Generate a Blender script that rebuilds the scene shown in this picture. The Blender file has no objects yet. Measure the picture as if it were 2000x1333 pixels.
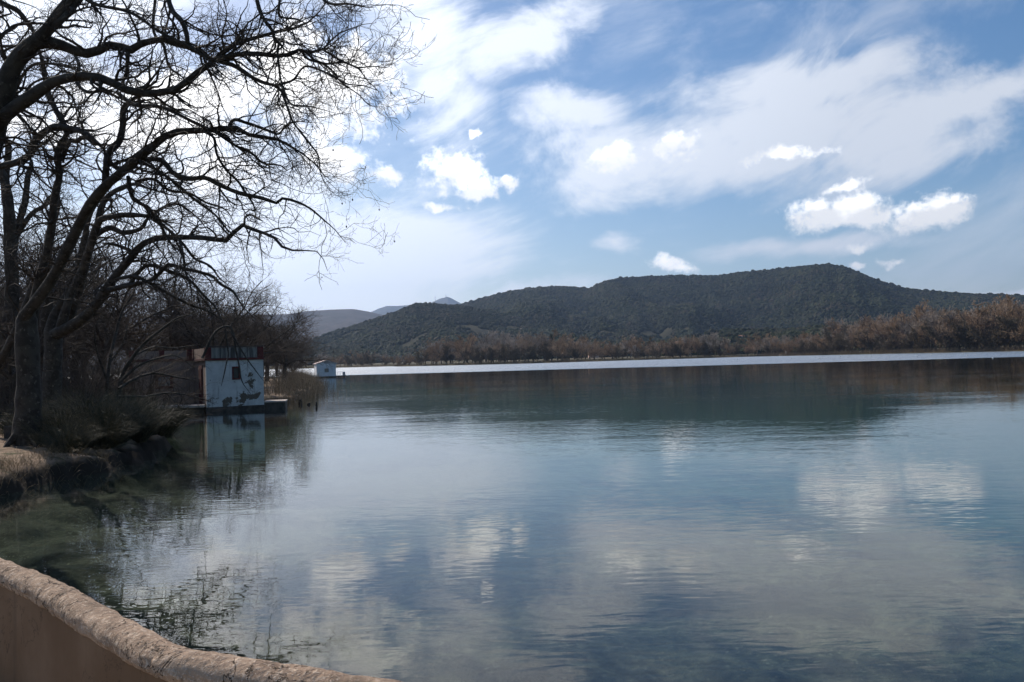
import bpy, math, random
import numpy as np
from mathutils import Matrix, Vector, Euler
R = math.radians
rng = np.random.default_rng(7)
random.seed(7)
SC = bpy.context.scene
COL = SC.collection

# ------------------------------------------------------------------ camera
F = 1600.0; W, H = 2000.0, 1333.0; CAMZ = 2.5
cam_d = bpy.data.cameras.new('camera'); cam = bpy.data.objects.new('camera', cam_d); COL.objects.link(cam)
cam_d.sensor_width = 36; cam_d.lens = F / W * 36; cam_d.clip_start = 0.05; cam_d.clip_end = 30000
PITCH, ROLL = 1.32, -1.575
CR = (Matrix.Rotation(R(90 + PITCH), 4, 'X') @ Matrix.Rotation(R(ROLL), 4, 'Z'))
cam.matrix_world = Matrix.Translation((0, 0, CAMZ)) @ CR
SC.camera = cam
CR3 = np.array(CR.to_3x3())
def ray(px, py):
    v = CR3 @ np.array([px - W/2, H/2 - py, -F]); return v / np.linalg.norm(v)
def at(px, py, Y):
    v = ray(px, py); return np.array([0, 0, CAMZ]) + v * (Y / v[1])
def onz(px, py, z):
    v = ray(px, py); return np.array([0, 0, CAMZ]) + v * ((z - CAMZ) / v[2])
def azel(px, py):
    v = ray(px, py); return math.degrees(math.atan2(v[0], v[1])), math.degrees(math.asin(v[2]))

# ------------------------------------------------------------------ nodes helper
class N:
    def __init__(s, tree): s.t = tree; s.n = tree.nodes; s.l = tree.links
    def node(s, typ, **kw):
        n = s.n.new(typ)
        for k, v in kw.items(): setattr(n, k, v)
        return n
    def put(s, sock, v):
        if hasattr(v, 'links') or isinstance(v, bpy.types.NodeSocket): s.l.new(v, sock)
        else: sock.default_value = v
    def math(s, op, a, b=0.0, c=0.0, clamp=False):
        n = s.node('ShaderNodeMath', operation=op); n.use_clamp = clamp
        s.put(n.inputs[0], a); s.put(n.inputs[1], b)
        if len(n.inputs) > 2: s.put(n.inputs[2], c)
        return n.outputs[0]
    def vec(s, op, a, b=(0, 0, 0), scale=1.0):
        n = s.node('ShaderNodeVectorMath', operation=op)
        s.put(n.inputs[0], a); s.put(n.inputs[1], b)
        if op == 'SCALE': s.put(n.inputs['Scale'], scale)
        return n.outputs['Value'] if op in ('LENGTH', 'DOT_PRODUCT', 'DISTANCE') else n.outputs[0]
    def noise(s, v, scale, detail=4, rough=.55, dist=0.0, col=False):
        n = s.node('ShaderNodeTexNoise'); s.put(n.inputs['Vector'], v)
        n.inputs['Scale'].default_value = scale; n.inputs['Detail'].default_value = detail
        n.inputs['Roughness'].default_value = rough; n.inputs['Distortion'].default_value = dist
        return n.outputs['Color'] if col else n.outputs[0]
    def smooth(s, x, lo, hi, a=0.0, b=1.0):
        n = s.node('ShaderNodeMapRange', interpolation_type='SMOOTHSTEP')
        s.put(n.inputs[0], x); s.put(n.inputs[1], lo); s.put(n.inputs[2], hi); s.put(n.inputs[3], a); s.put(n.inputs[4], b)
        return n.outputs[0]
    def lin(s, x, lo, hi, a=0.0, b=1.0):
        n = s.node('ShaderNodeMapRange'); 
        s.put(n.inputs[0], x); s.put(n.inputs[1], lo); s.put(n.inputs[2], hi); s.put(n.inputs[3], a); s.put(n.inputs[4], b)
        return n.outputs[0]
    def mix(s, f, a, b):
        n = s.node('ShaderNodeMix', data_type='RGBA'); s.put(n.inputs[0], f)
        for sock, v in ((n.inputs[6], a), (n.inputs[7], b)):
            if isinstance(v, tuple) and len(v) == 3: v = v + (1,)
            s.put(sock, v)
        return n.outputs[2]
    def mapping(s, v, loc=(0, 0, 0), rot=(0, 0, 0), sc=(1, 1, 1), typ='POINT'):
        n = s.node('ShaderNodeMapping', vector_type=typ); s.put(n.inputs[0], v)
        n.inputs['Location'].default_value = loc; n.inputs['Rotation'].default_value = rot; n.inputs['Scale'].default_value = sc
        return n.outputs[0]
    def bump(s, h, strength=.3, dist=.02, normal=None):
        n = s.node('ShaderNodeBump'); s.put(n.inputs['Height'], h)
        n.inputs['Strength'].default_value = strength; n.inputs['Distance'].default_value = dist
        if normal is not None: s.put(n.inputs['Normal'], normal)
        return n.outputs[0]

# ------------------------------------------------------------------ sun, sky
SUN_AZ, SUN_EL = -40.0, 38.0        # degrees; azimuth from +Y, negative to the left
world = bpy.data.worlds.new('World'); SC.world = world; world.use_nodes = True
w = N(world.node_tree); w.n.clear()
out = w.node('ShaderNodeOutputWorld'); bg = w.node('ShaderNodeBackground'); w.l.new(bg.outputs[0], out.inputs[0])
sky = w.node('ShaderNodeTexSky', sky_type='NISHITA'); sky.sun_disc = False
sky.sun_elevation = R(SUN_EL); sky.sun_rotation = R(SUN_AZ); sky.altitude = 200
sky.air_density = 1.0; sky.dust_density = 1.2; sky.ozone_density = 1.6
SKY_STRENGTH = 0.107; world.cycles.sampling_method = 'MANUAL'; world.cycles.sample_map_resolution = 512
bg.inputs[1].default_value = SKY_STRENGTH
geo = w.node('ShaderNodeTexCoord').outputs['Generated']
sep = w.node('ShaderNodeSeparateXYZ'); w.l.new(geo, sep.inputs[0])
az = w.math('MULTIPLY', w.math('ARCTAN2', sep.outputs[0], sep.outputs[1]), 57.2958)
el = w.math('MULTIPLY', w.math('ARCSINE', sep.outputs[2]), 57.2958)
comb = w.node('ShaderNodeCombineXYZ'); w.l.new(az, comb.inputs[0]); w.l.new(el, comb.inputs[1])
uv = comb.outputs[0]
def wobble(scale, amp, detail=3):
    c = w.noise(uv, scale, detail, .6, col=True)
    return w.vec('ADD', uv, w.vec('SCALE', w.vec('SUBTRACT', c, (.5, .5, .5)), scale=amp))
def blobs(lst, v):
    cur = None
    for b in lst:
        cx, cy, rx, ry, rot = (list(b) + [0])[:5]
        a, e = azel(cx, cy); k = 57.2958 / F
        m = w.mapping(v, (a, e, 0), (0, 0, R(rot)), (rx * k, ry * k, 1), 'TEXTURE')
        d = w.math('SUBTRACT', 1.0, w.vec('LENGTH', m))
        wgt = b[5] if len(b) > 5 else 1.0
        if wgt != 1.0: d = w.math('SUBTRACT', d, 1 - wgt)
        cur = d if cur is None else w.math('MAXIMUM', cur, d)
    return cur
CIRRUS = [(1420, 262, 400, 118, 8), (1240, 340, 260, 90, 8), (1800, 245, 330, 70, 17), (1120, 215, 150, 60, -12), (1560, 180, 250, 60, 4),
          (1010, 85, 190, 70, 18), (820, 60, 260, 120, 0), (870, 190, 120, 120, 0), (760, 470, 230, 34, 12), (850, 535, 300, 50, 8),
          (620, 560, 300, 90, 5), (1200, 474, 80, 26, -5), (1540, 486, 230, 30, 3), (350, 320, 560, 330, 10, .62), (1040, 560, 200, 40, 6),
          (1900, 572, 120, 12, 0), (1700, 330, 300, 70, 10), (80, 40, 260, 80, 20), (600, 540, 480, 150, 4, 1.2), (480, 450, 420, 170, 0, .95), (500, 570, 600, 120, 0, 1.2), (1450, 300, 420, 90, 8), (1250, 300, 260, 100, -8)]
CUMUL = [(885, 335, 80, 52, 0), (935, 372, 60, 34, 0), (985, 362, 38, 26, 0), (745, 338, 52, 20, 0), (650, 322, 90, 40, 0), (1203, 312, 58, 32, 0),
         (1320, 278, 80, 34, 0, .75), (1600, 418, 75, 34, 0), (1690, 412, 90, 42, 0), (1810, 418, 80, 36, 4), (1860, 402, 48, 30, 0), (1650, 368, 60, 16, 8, .9),
         (1310, 516, 52, 20, 0), (1672, 488, 42, 18, 0), (1745, 508, 36, 11, 0), (1676, 520, 18, 9, 0), (640, 168, 190, 110, 0), (560, 130, 120, 90, 0), (380, 190, 260, 60, 5),
         (250, 250, 300, 50, 0), (860, 402, 50, 12, 0), (925, 262, 16, 12, 0), (430, 340, 110, 40, 0), (1520, 300, 130, 26, 0, .7)]
streak = w.noise(w.mapping(w.mapping(wobble(.05, 6, 1), rot=(0, 0, R(-14))), sc=(.05, .24, 1)), 1.0, 9, .62, .08)
patch = w.noise(uv, .045, 5, .55)
c_in = w.math('ADD', blobs(CIRRUS, wobble(.09, 3, 5)), w.math('MULTIPLY', w.math('SUBTRACT', streak, .5), 2.3))
c_in = w.math('ADD', c_in, w.math('MULTIPLY', w.math('SUBTRACT', patch, .5), .8))
cir = w.smooth(c_in, -.10, .66)
fwd = w.smooth(sep.outputs[1], -.1, .5)   # placed clouds exist only ahead; a general veil elsewhere
veil = w.smooth(w.math('ADD', streak, w.math('MULTIPLY', patch, .6)), .72, 1.15)
hor = w.smooth(el, -1, 3)
cir = w.math('MULTIPLY', w.math('MAXIMUM', w.math('MULTIPLY', cir, fwd), w.math('MULTIPLY', veil, .55)), hor)
puff = w.noise(uv, .42, 8, .6, .2)
k_in = w.math('ADD', w.math('ADD', blobs(CUMUL, wobble(.35, 2.2, 4)), -.06), w.math('ADD', w.math('MULTIPLY', w.math('SUBTRACT', puff, .5), 2.0), w.math('MULTIPLY', w.math('SUBTRACT', w.noise(uv, 1.5, 5, .65), .5), .9)))
cum = w.math('MULTIPLY', w.math('MULTIPLY', w.smooth(k_in, -.06, .62), .96), fwd)
uvs = wobble(.9, .9, 3)
core = w.smooth(w.math('ADD', w.math('SUBTRACT', blobs(CUMUL[:11] + CUMUL[16:17], uvs), blobs(CUMUL[:11] + CUMUL[16:17], w.vec('ADD', uvs, (.25, -.75, 0)))), w.math('MULTIPLY', w.math('SUBTRACT', w.noise(uv, .9, 4, .6), .5), .7)), -.12, .42)
S = 1 / SKY_STRENGTH
def sc_(c): return tuple(x * S for x in c)
skc = w.node('ShaderNodeHueSaturation'); w.l.new(sky.outputs[0], skc.inputs['Color']); skc.inputs['Saturation'].default_value = 1.36
sunv = (math.sin(R(SUN_AZ)) * math.cos(R(SUN_EL)), math.cos(R(SUN_AZ)) * math.cos(R(SUN_EL)), math.sin(R(SUN_EL)))
sdot = w.vec('DOT_PRODUCT', geo, sunv)
cirb = w.lin(sdot, .5, .88, .96, 1.5)
col = w.mix(w.math('MULTIPLY', cir, .88), skc.outputs[0], w.vec('SCALE', sc_((.86, .90, .97)), scale=cirb))
cumc = w.mix(w.math('MULTIPLY', core, .62), sc_((1.9, 1.86, 1.8)), sc_((.80, .81, .84)))
col = w.mix(cum, col, w.vec('SCALE', cumc, scale=w.lin(sdot, .4, 1.0, .9, 1.12)))
w.l.new(col, bg.inputs[0])
sun_d = bpy.data.lights.new('sun', 'SUN'); sun_d.energy = 4.6; sun_d.angle = R(.55); sun_d.color = (1.0, .92, .82)
sun = bpy.data.objects.new('sun', sun_d); COL.objects.link(sun)
sun.rotation_euler = Vector(sunv).to_track_quat('Z', 'Y').to_euler(); sun.location = (0, 0, 50)
SC.view_settings.view_transform = 'Standard'; SC.view_settings.look = 'None'
SC.view_settings.exposure = 0.0; SC.view_settings.gamma = 1.0; SC.view_settings.use_curve_mapping = False
SC.render.engine = 'CYCLES'; SC.cycles.max_bounces = 8; SC.cycles.transparent_max_bounces = 12
SC.cycles.diffuse_bounces = 2; SC.cycles.glossy_bounces = 3; SC.cycles.volume_bounces = 0; SC.cycles.caustics_reflective = False; SC.cycles.caustics_refractive = False

# ------------------------------------------------------------------ objects helper
def tag(o, label=None, cat=None, group=None, kind=None):
    if label: o['label'] = label
    if cat: o['category'] = cat
    if group: o['group'] = group
    if kind: o['kind'] = kind
    return o
def thing(name, label, cat, loc=(0, 0, 0), rz=0.0, group=None):
    o = bpy.data.objects.new(name, None); COL.objects.link(o); o.location = tuple(loc); o.rotation_euler = (0, 0, rz)
    o.empty_display_size = .3
    return tag(o, label, cat, group)
def mesh_obj(name, verts, faces, mat, parent=None, smooth=False, mats=None, midx=None):
    me = bpy.data.meshes.new(name); me.from_pydata([tuple(v) for v in verts], [], [tuple(f) for f in faces]); me.update()
    if mats:
        for m in mats: me.materials.append(m)
    else: me.materials.append(mat)
    if midx is not None: me.polygons.foreach_set('material_index', midx)
    if smooth: me.polygons.foreach_set('use_smooth', [True] * len(me.polygons))
    o = bpy.data.objects.new(name, me); COL.objects.link(o)
    if parent: o.parent = parent
    return o
def fast_mesh(name, V, Q, mat, parent=None, smooth=True):
    """V (n,3) float, Q (m,k) int: all faces with k corners"""
    me = bpy.data.meshes.new(name); V = np.asarray(V, np.float32); Q = np.asarray(Q, np.int32); k = Q.shape[1]
    me.vertices.add(len(V)); me.vertices.foreach_set('co', V.ravel())
    me.loops.add(Q.size); me.loops.foreach_set('vertex_index', Q.ravel())
    me.polygons.add(len(Q)); me.polygons.foreach_set('loop_start', np.arange(0, Q.size, k, dtype=np.int32))
    try: me.polygons.foreach_set('loop_total', np.full(len(Q), k, np.int32))
    except Exception: pass
    me.polygons.foreach_set('use_smooth', np.full(len(Q), smooth, bool))
    me.update(calc_edges=True); me.materials.append(mat)
    o = bpy.data.objects.new(name, me); COL.objects.link(o)
    if parent: o.parent = parent
    return o
def dup(root, loc, rz=0.0, scale=1.0, label=None, group=None):
    r = root.copy(); COL.objects.link(r); r.location = tuple(loc); r.rotation_euler = (0, 0, rz)
    r.scale = (scale,) * 3 if not isinstance(scale, tuple) else scale
    if label: r['label'] = label
    if group: r['group'] = group
    for ch in root.children:
        c = ch.copy(); COL.objects.link(c); c.parent = r
        for g in ch.children:
            d = g.copy(); COL.objects.link(d); d.parent = c
    return r
class MB:
    """collects boxes and prisms"""
    def __init__(s): s.v = []; s.f = []
    def box(s, x0, x1, y0, y1, z0, z1, bev=0.0):
        b = len(s.v)
        s.v += [(x0, y0, z0), (x1, y0, z0), (x1, y1, z0), (x0, y1, z0), (x0, y0, z1), (x1, y0, z1), (x1, y1, z1), (x0, y1, z1)]
        s.f += [tuple(b + i for i in q) for q in ((0, 3, 2, 1), (4, 5, 6, 7), (0, 1, 5, 4), (1, 2, 6, 5), (2, 3, 7, 6), (3, 0, 4, 7))]
        return s
    def prism(s, poly, y0, y1):
        b = len(s.v); n = len(poly)
        s.v += [(x, y0, z) for x, z in poly] + [(x, y1, z) for x, z in poly]
        s.f.append(tuple(b + i for i in range(n))); s.f.append(tuple(b + n + i for i in reversed(range(n))))
        for i in range(n): j = (i + 1) % n; s.f.append((b + j, b + i, b + n + i, b + n + j))
        return s
    def build(s, name, mat, parent=None, bevel=0.0):
        o = mesh_obj(name, s.v, s.f, mat, parent)
        if bevel:
            m = o.modifiers.new('bevel', 'BEVEL'); m.width = bevel; m.segments = 2; m.limit_method = 'ANGLE'
        return o

# ------------------------------------------------------------------ materials
def mat(name, fn, rough=.85, spec=.3):
    m = bpy.data.materials.new(name); m.use_nodes = True
    n = N(m.node_tree); b = m.node_tree.nodes['Principled BSDF']
    b.inputs['Roughness'].default_value = rough; b.inputs['Specular IOR Level'].default_value = spec
    n.tc = n.node('ShaderNodeTexCoord').outputs['Object']
    g = n.node('ShaderNodeNewGeometry'); n.pos = g.outputs['Position']; n.nor = g.outputs['Normal']
    col, bump = fn(n, b)
    if isinstance(col, tuple): b.inputs['Base Color'].default_value = col + (1,)
    else: n.l.new(col, b.inputs['Base Color'])
    if bump is not None: n.l.new(bump, b.inputs['Normal'])
    return m
def two(a, b_, scale=3.0, lo=.35, hi=.65, bs=.4, bd=.01, detail=6, pos=True, rnd=0.0):
    def fn(n, b):
        v = n.pos if pos else n.tc
        x = n.noise(v, scale, detail, .6)
        c = n.mix(n.smooth(x, lo, hi), a, b_)
        if rnd:
            oi = n.node('ShaderNodeObjectInfo').outputs['Random']
            h = n.node('ShaderNodeHueSaturation'); n.l.new(c, h.inputs['Color']); n.l.new(n.lin(oi, 0, 1, 1 - rnd, 1 + rnd), h.inputs['Value'])
            n.l.new(n.lin(oi, 0, 1, 1.15, .85), h.inputs['Saturation']); c = h.outputs[0]
        return c, n.bump(n.noise(v, scale * 4, 4), bs, bd)
    return fn
def bark_fn(dark, mid, light):
    def fn(n, b):
        v = n.pos
        x = n.noise(v, 3.5, 5, .6); y = n.noise(v, 9, 5, .6)
        c = n.mix(n.smooth(x, .42, .55), dark, mid); c = n.mix(n.smooth(y, .58, .66), c, light)
        vs = n.mapping(v, sc=(22, 22, 5))
        return c, n.bump(n.math('ADD', n.noise(vs, 1.0, 4), n.smooth(y, .56, .62, 0, .5)), .6, .02)
    return fn
M = {}
M['bark'] = mat('plane bark', bark_fn((.036, .028, .021), (.062, .050, .039), (.12, .10, .08)))
M['twig'] = mat('twig', two((.035, .026, .02), (.07, .052, .038), 4, bs=0))
M['bgtwig'] = mat('far twig', two((.05, .035, .026), (.095, .068, .05), .5, bs=0, rnd=.25))
M['ground'] = None

# ------------------------------------------------------------------ shoreline and ground
def dpx(px, d): return ((px - 1000) / F * d, d)
SHORE = [(40, -4), (12, -1), (5, .9), (3, 1.55), (1.2, 2.12), (.2, 2.45), (-.5, 2.72), (-1.1, 3.06), (-2.0, 3.86), (-2.75, 4.58), (-4.2, 6.0), (-6.2, 7.9), (-8.4, 10.2), (-10.4, 12.2), (-10.9, 14.2), (-10.5, 16.3), (-10.9, 17.8), (-10.5, 19.2), (-10.2, 20.9),
         (-10.3, 22.8), (-11.2, 25.2), (-13.4, 29.5), (-16.5, 36), (-20, 43), (-21.8, 49), (-19, 53.5), (-15.8, 56), (-15.6, 60), (-17.5, 70), (-22, 90), (-29, 118), (-40, 150), (-56, 172),
         (-85, 190), (-130, 240), (-190, 340), (-260, 470), (-300, 620), dpx(420, 760), dpx(560, 720), dpx(680, 660), dpx(770, 640), dpx(782, 560), dpx(860, 540), dpx(1000, 510), dpx(1120, 530), dpx(1250, 560),
         dpx(1400, 600), dpx(1480, 615), dpx(1530, 580), dpx(1600, 540), dpx(1700, 500), dpx(1800, 460), dpx(1900, 430), dpx(2000, 400), dpx(2150, 360), (330, 300), (430, 150), (460, -100)]
SH = np.array(SHORE, float)
POLY = np.vstack([SH, [[460, -400], [40, -400]]])   # water side polygon
def inside(P, poly):
    x, y = P[:, 0], P[:, 1]; c = np.zeros(len(P), bool); n = len(poly); j = n - 1
    for i in range(n):
        xi, yi = poly[i]; xj, yj = poly[j]
        if yi != yj:
            k = ((yi > y) != (yj > y)) & (x < (xj - xi) * (y - yi) / (yj - yi) + xi); c ^= k
        j = i
    return c
def shore_sd(P):
    """positive on land, metres from shoreline"""
    d = np.full(len(P), 1e9)
    for a, b in zip(SH[:-1], SH[1:]):
        ab = b - a; t = np.clip(((P - a) @ ab) / (ab @ ab), 0, 1)
        q = P - (a + t[:, None] * ab); d = np.minimum(d, np.hypot(q[:, 0], q[:, 1]))
    return np.where(inside(P, POLY), -d, d)
# smooth numpy value noise
_perm = rng.random((256, 256))
def vn(x, y):
    xi = np.floor(x).astype(int); yi = np.floor(y).astype(int); fx = x - xi; fy = y - yi
    fx = fx * fx * (3 - 2 * fx); fy = fy * fy * (3 - 2 * fy)
    g = lambda a, b: _perm[a % 256, b % 256]
    return (g(xi, yi) * (1 - fx) + g(xi + 1, yi) * fx) * (1 - fy) + (g(xi, yi + 1) * (1 - fx) + g(xi + 1, yi + 1) * fx) * fy
def fbm(x, y, o=5, rough=.5):
    s = 0; a = 1; t = 0
    for i in range(o): s = s + a * vn(x * 2 ** i + i * 17.3, y * 2 ** i + i * 5.7); t += a; a *= rough
    return s / t - .5
def ground_z(P):
    P = np.atleast_2d(np.asarray(P, float)); r = np.hypot(P[:, 0], P[:, 1])
    k = np.clip(r / 60, .0, 1.0)
    sd = shore_sd(P) + fbm(P[:, 0] * .9, P[:, 1] * .9, 4, .6) * np.clip((r - 9) / 6, 0, 1) * (1.1 + 4 * k) + fbm(P[:, 0] * 3.1, P[:, 1] * 3.1, 3, .6) * .5 * np.clip((r - 9) / 6, 0, 1)
    land = .46 * (1 - np.exp(-np.maximum(sd, 0) / .28)) + .035 * np.minimum(np.maximum(sd, 0), 14) + .012 * np.clip(sd - 14, 0, 300) + (.14 * fbm(P[:, 0] * .7, P[:, 1] * .7) + .10 * fbm(P[:, 0] * 3, P[:, 1] * 3)) * np.clip(sd, 0, 1)
    near = np.exp(-((P[:, 0]) ** 2 + (P[:, 1] - 2) ** 2) / 900)
    sd_ = np.minimum(sd, 0); dep = -(.20 + .62 * (1 - np.exp(sd_ / 3.5)) + 3.8 * (1 - np.exp(np.minimum(sd + 11, 0) / 26)))
    b = fbm(P[:, 0] * .55, P[:, 1] * .8, 5); b2 = fbm(P[:, 0] * 2.3 + 9, P[:, 1] * 2.3, 4, .6)
    dep = dep + (.55 * b + .16 * b2) * np.clip(-sd / 2, 0, 1)
    return np.where(sd > 0, land, np.minimum(dep * np.clip(-sd / .5, 0.05, 1), -.02))
def bed_col(n, b):
    z = n.node('ShaderNodeSeparateXYZ'); n.l.new(n.pos, z.inputs[0]); z = z.outputs[2]
    big = n.noise(n.mapping(n.pos, sc=(.32, .5, .3)), 1.0, 6, .6, .5)
    fine = n.noise(n.pos, 4.5, 6, .65); mid = n.noise(n.pos, 1.6, 5, .6)
    bed = n.mix(n.smooth(fine, .35, .7), (.034, .032, .019), (.105, .096, .060))
    peb = n.noise(n.pos, 13, 4, .7); bed = n.mix(n.smooth(peb, .56, .70), bed, (.16, .148, .10)); bed = n.mix(n.smooth(peb, .44, .32), bed, (.03, .034, .022))
    bed = n.mix(n.smooth(n.math('ADD', big, n.math('MULTIPLY', n.math('SUBTRACT', fine, .5), .35)), .50, .64), bed, (.012, .016, .011))
    bed = n.mix(n.smooth(mid, .62, .72), bed, (.075, .058, .035))
    bed = n.mix(n.smooth(z, -1.6, -3.6), bed, (.020, .065, .060))
    land = n.mix(n.smooth(fine, .38, .62), (.20, .14, .095), (.36, .26, .18))
    litter = n.noise(n.pos, 26, 4, .7)
    land = n.mix(n.smooth(litter, .55, .68), land, (.13, .085, .055))
    grass = n.smooth(n.math('ADD', mid, n.math('MULTIPLY', fine, .3)), .66, .80)
    land = n.mix(grass, land, (.09, .085, .045))
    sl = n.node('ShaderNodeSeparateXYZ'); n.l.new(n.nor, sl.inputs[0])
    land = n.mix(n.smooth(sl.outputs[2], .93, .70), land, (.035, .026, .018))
    land = n.mix(n.smooth(z, .46, .26), land, (.035, .027, .02))
    g = n.smooth(n.vec('LENGTH', n.pos), 90, 260)
    land = n.mix(g, land, n.mix(n.smooth(n.noise(n.pos, .02, 5), .4, .6), (.11, .085, .05), (.085, .08, .045)))
    c = n.mix(n.smooth(z, -.03, .03), bed, land)
    return c, n.bump(n.math('ADD', fine, n.math('MULTIPLY', litter, .4)), .8, .06)
M['ground'] = mat('bank and lake bed', bed_col, .95, .1)
def polar_sheet(name, az0, az1, na, rs, zfun, material, parent=None):
    a = np.radians(np.linspace(az0, az1, na)); A, Rr = np.meshgrid(a, rs)
    X = Rr * np.sin(A); Y = Rr * np.cos(A); P = np.stack([X.ravel(), Y.ravel()], 1)
    Z = zfun(P, A.ravel(), Rr.ravel())
    V = np.column_stack([P, Z]); nr = len(rs)
    i = np.arange(nr - 1)[:, None] * na + np.arange(na - 1)[None, :]
    Q = np.stack([i, i + 1, i + na + 1, i + na], -1).reshape(-1, 4)[:, ::-1]
    return fast_mesh(name, V, Q, material, parent)
rs = np.concatenate([np.geomspace(1.2, 60, 300), np.geomspace(61, 1600, 130), [2200, 4000, 9000]])
tag(polar_sheet('ground', -80, 80, 420, rs, lambda P, A, r: np.where(r < 1700, ground_z(P), .5) , M['ground']), 'sandy lake bank with litter and the lake bed under the water', kind='structure')

# ------------------------------------------------------------------ water
def water_mat():
    m = bpy.data.materials.new('lake water'); m.use_nodes = True; n = N(m.node_tree); n.n.clear()
    o = n.node('ShaderNodeOutputMaterial'); g = n.node('ShaderNodeNewGeometry'); pos = g.outputs['Position']
    sepp = n.node('ShaderNodeSeparateXYZ'); n.l.new(pos, sepp.inputs[0])
    rip1 = n.noise(n.mapping(pos, sc=(2.4, 6.5, 1)), 1.0, 1.5, .5, .3)
    rip2 = n.noise(n.mapping(pos, rot=(0, 0, .5), sc=(.55, 1.3, 1)), 1.0, 3, .5)
    rip3 = n.noise(n.mapping(pos, rot=(0, 0, -.2), sc=(.10, .42, 1)), 1.0, 2, .5)
    calm = n.smooth(n.noise(n.mapping(pos, sc=(.025, .06, 1)), 1.0, 3), .38, .62, .35, 1.0)
    # wind-ruffled water begins about 185 m out
    edge = n.math('ADD', sepp.outputs[1], n.math('MULTIPLY', sepp.outputs[0], .02))
    wob = n.math('MULTIPLY', n.math('SUBTRACT', n.noise(n.mapping(pos, sc=(.012, .07, 1)), 1.0, 5, .6), .5), 48)
    wind = n.smooth(n.math('ADD', edge, wob), 180, 204)
    h = n.math('ADD', n.math('MULTIPLY', rip1, .0036), n.math('ADD', n.math('MULTIPLY', rip2, .006), n.math('MULTIPLY', rip3, .011)))
    h = n.math('MULTIPLY', h, calm)
    wr = n.noise(n.mapping(pos, sc=(1.2, 2.2, 1)), 1.0, 3, .6)
    h = n.math('ADD', h, n.math('MULTIPLY', n.math('MULTIPLY', wr, wind), .16))
    b = n.node('ShaderNodeBump'); b.inputs['Strength'].default_value = 1; b.inputs['Distance'].default_value = 1.0; n.l.new(h, b.inputs['Height'])
    cosv = n.math('ABSOLUTE', n.vec('DOT_PRODUCT', b.outputs[0], g.outputs['Incoming']))
    fres = n.math('ADD', .02, n.math('MULTIPLY', n.math('POWER', n.math('SUBTRACT', 1.0, cosv, clamp=True), 5.0), .98), clamp=True)
    gl = n.node('ShaderNodeBsdfGlossy'); n.l.new(n.lin(wind, 0, 1, .004, .34), gl.inputs['Roughness']); n.l.new(b.outputs[0], gl.inputs['Normal'])
    gl.inputs['Color'].default_value = (.97, .97, .96, 1)
    tr = n.node('ShaderNodeBsdfTransparent'); tr.inputs['Color'].default_value = (.93, .97, .98, 1)
    mx = n.node('ShaderNodeMixShader'); n.l.new(fres, mx.inputs[0]); n.l.new(tr.outputs[0], mx.inputs[1]); n.l.new(gl.outputs[0], mx.inputs[2])
    n.l.new(mx.outputs[0], o.inputs['Surface'])
    va = n.node('ShaderNodeVolumeAbsorption'); va.inputs['Color'].default_value = (.42, .86, .66, 1); va.inputs['Density'].default_value = .105
    n.l.new(va.outputs[0], o.inputs['Volume'])
    return m
wb = MB().box(-900, 900, -60, 1100, -11, 0)
tag(wb.build('water', water_mat()), 'calm clear lake with wind ruffled band before the far shore', kind='structure')

# ------------------------------------------------------------------ hills
def prof(pts, rr):
    """ridge profile given by pixels -> function azimuth(rad) -> height at distance rr"""
    A = []; Hh = []
    for px, py in pts:
        v = ray(px, py); A.append(math.atan2(v[0], v[1])); Hh.append(v[2] / math.hypot(v[0], v[1]) * rr + CAMZ)
    A = np.array(A); Hh = np.array(Hh)
    return lambda a: np.interp(a, A, Hh)
def hill(name, label, pts, r0, r1, az0, az1, na, nr, material, gully=.22, seed=0.0, treeh=0.0):
    f = prof(pts, r1)
    def z(P, A, r):
        t = np.clip((r - r0) / (r1 - r0), 0, 1); back = np.clip((r - r1) / (r1 - r0), 0, 2)
        Hh = f(A) - treeh
        s = t ** 1.15
        g = fbm(A * r1 / 330 + r / 1500 + seed, r / 1100 + seed, 4, .5)
        g2 = 1 - np.abs(fbm(A * r1 / 160 + seed + 40 + r / 1300, r / 700, 4)) * 4
        zz = Hh * (s + gully * (g * 1.6 + .35 * g2 - .3) * np.sin(np.pi * t) ** .8 * (1 - t * .4))
        # never rise above the ridge as seen from the lake
        zz = np.minimum(zz, Hh * (.04 + .96 * (r / r1) ** 1.0) )
        return np.where(back > 0, Hh * (1 - .5 * back ** 1.3), np.maximum(zz, -2 + 0 * zz)) - 1.0 * (t <= 0)
    rs_ = np.concatenate([np.linspace(r0, r1, nr), np.linspace(r1 * 1.02, r1 * 1.35, 10)])
    o = tag(polar_sheet(name, az0, az1, na, rs_, z, material), label, kind='structure')
    return z
M['hillg'] = mat('wooded hillside soil', two((.024, .024, .014), (.052, .048, .027), .02, bs=.5, bd=1.0), .95, .05)
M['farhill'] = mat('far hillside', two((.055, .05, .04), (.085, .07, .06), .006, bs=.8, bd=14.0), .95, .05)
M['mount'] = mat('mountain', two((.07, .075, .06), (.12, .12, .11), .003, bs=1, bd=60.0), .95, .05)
zB = hill('hill', 'long wooded hill with a rounded summit across the lake', [(560, 720), (700, 680), (820, 625), (850, 605), (900, 594), (950, 579), (1000, 567), (1050, 561), (1100, 558), (1150, 563), (1180, 549), (1210, 542), (1280, 538), (1340, 537), (1400, 537), (1450, 530), (1500, 527), (1560, 520), (1615, 515), (1650, 521), (1700, 541), (1760, 561), (1830, 569), (1900, 573), (2000, 576), (2200, 610)],
          1150, 2300, -18, 40, 420, 110, M['hillg'], .46, 3.1, 5)
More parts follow.
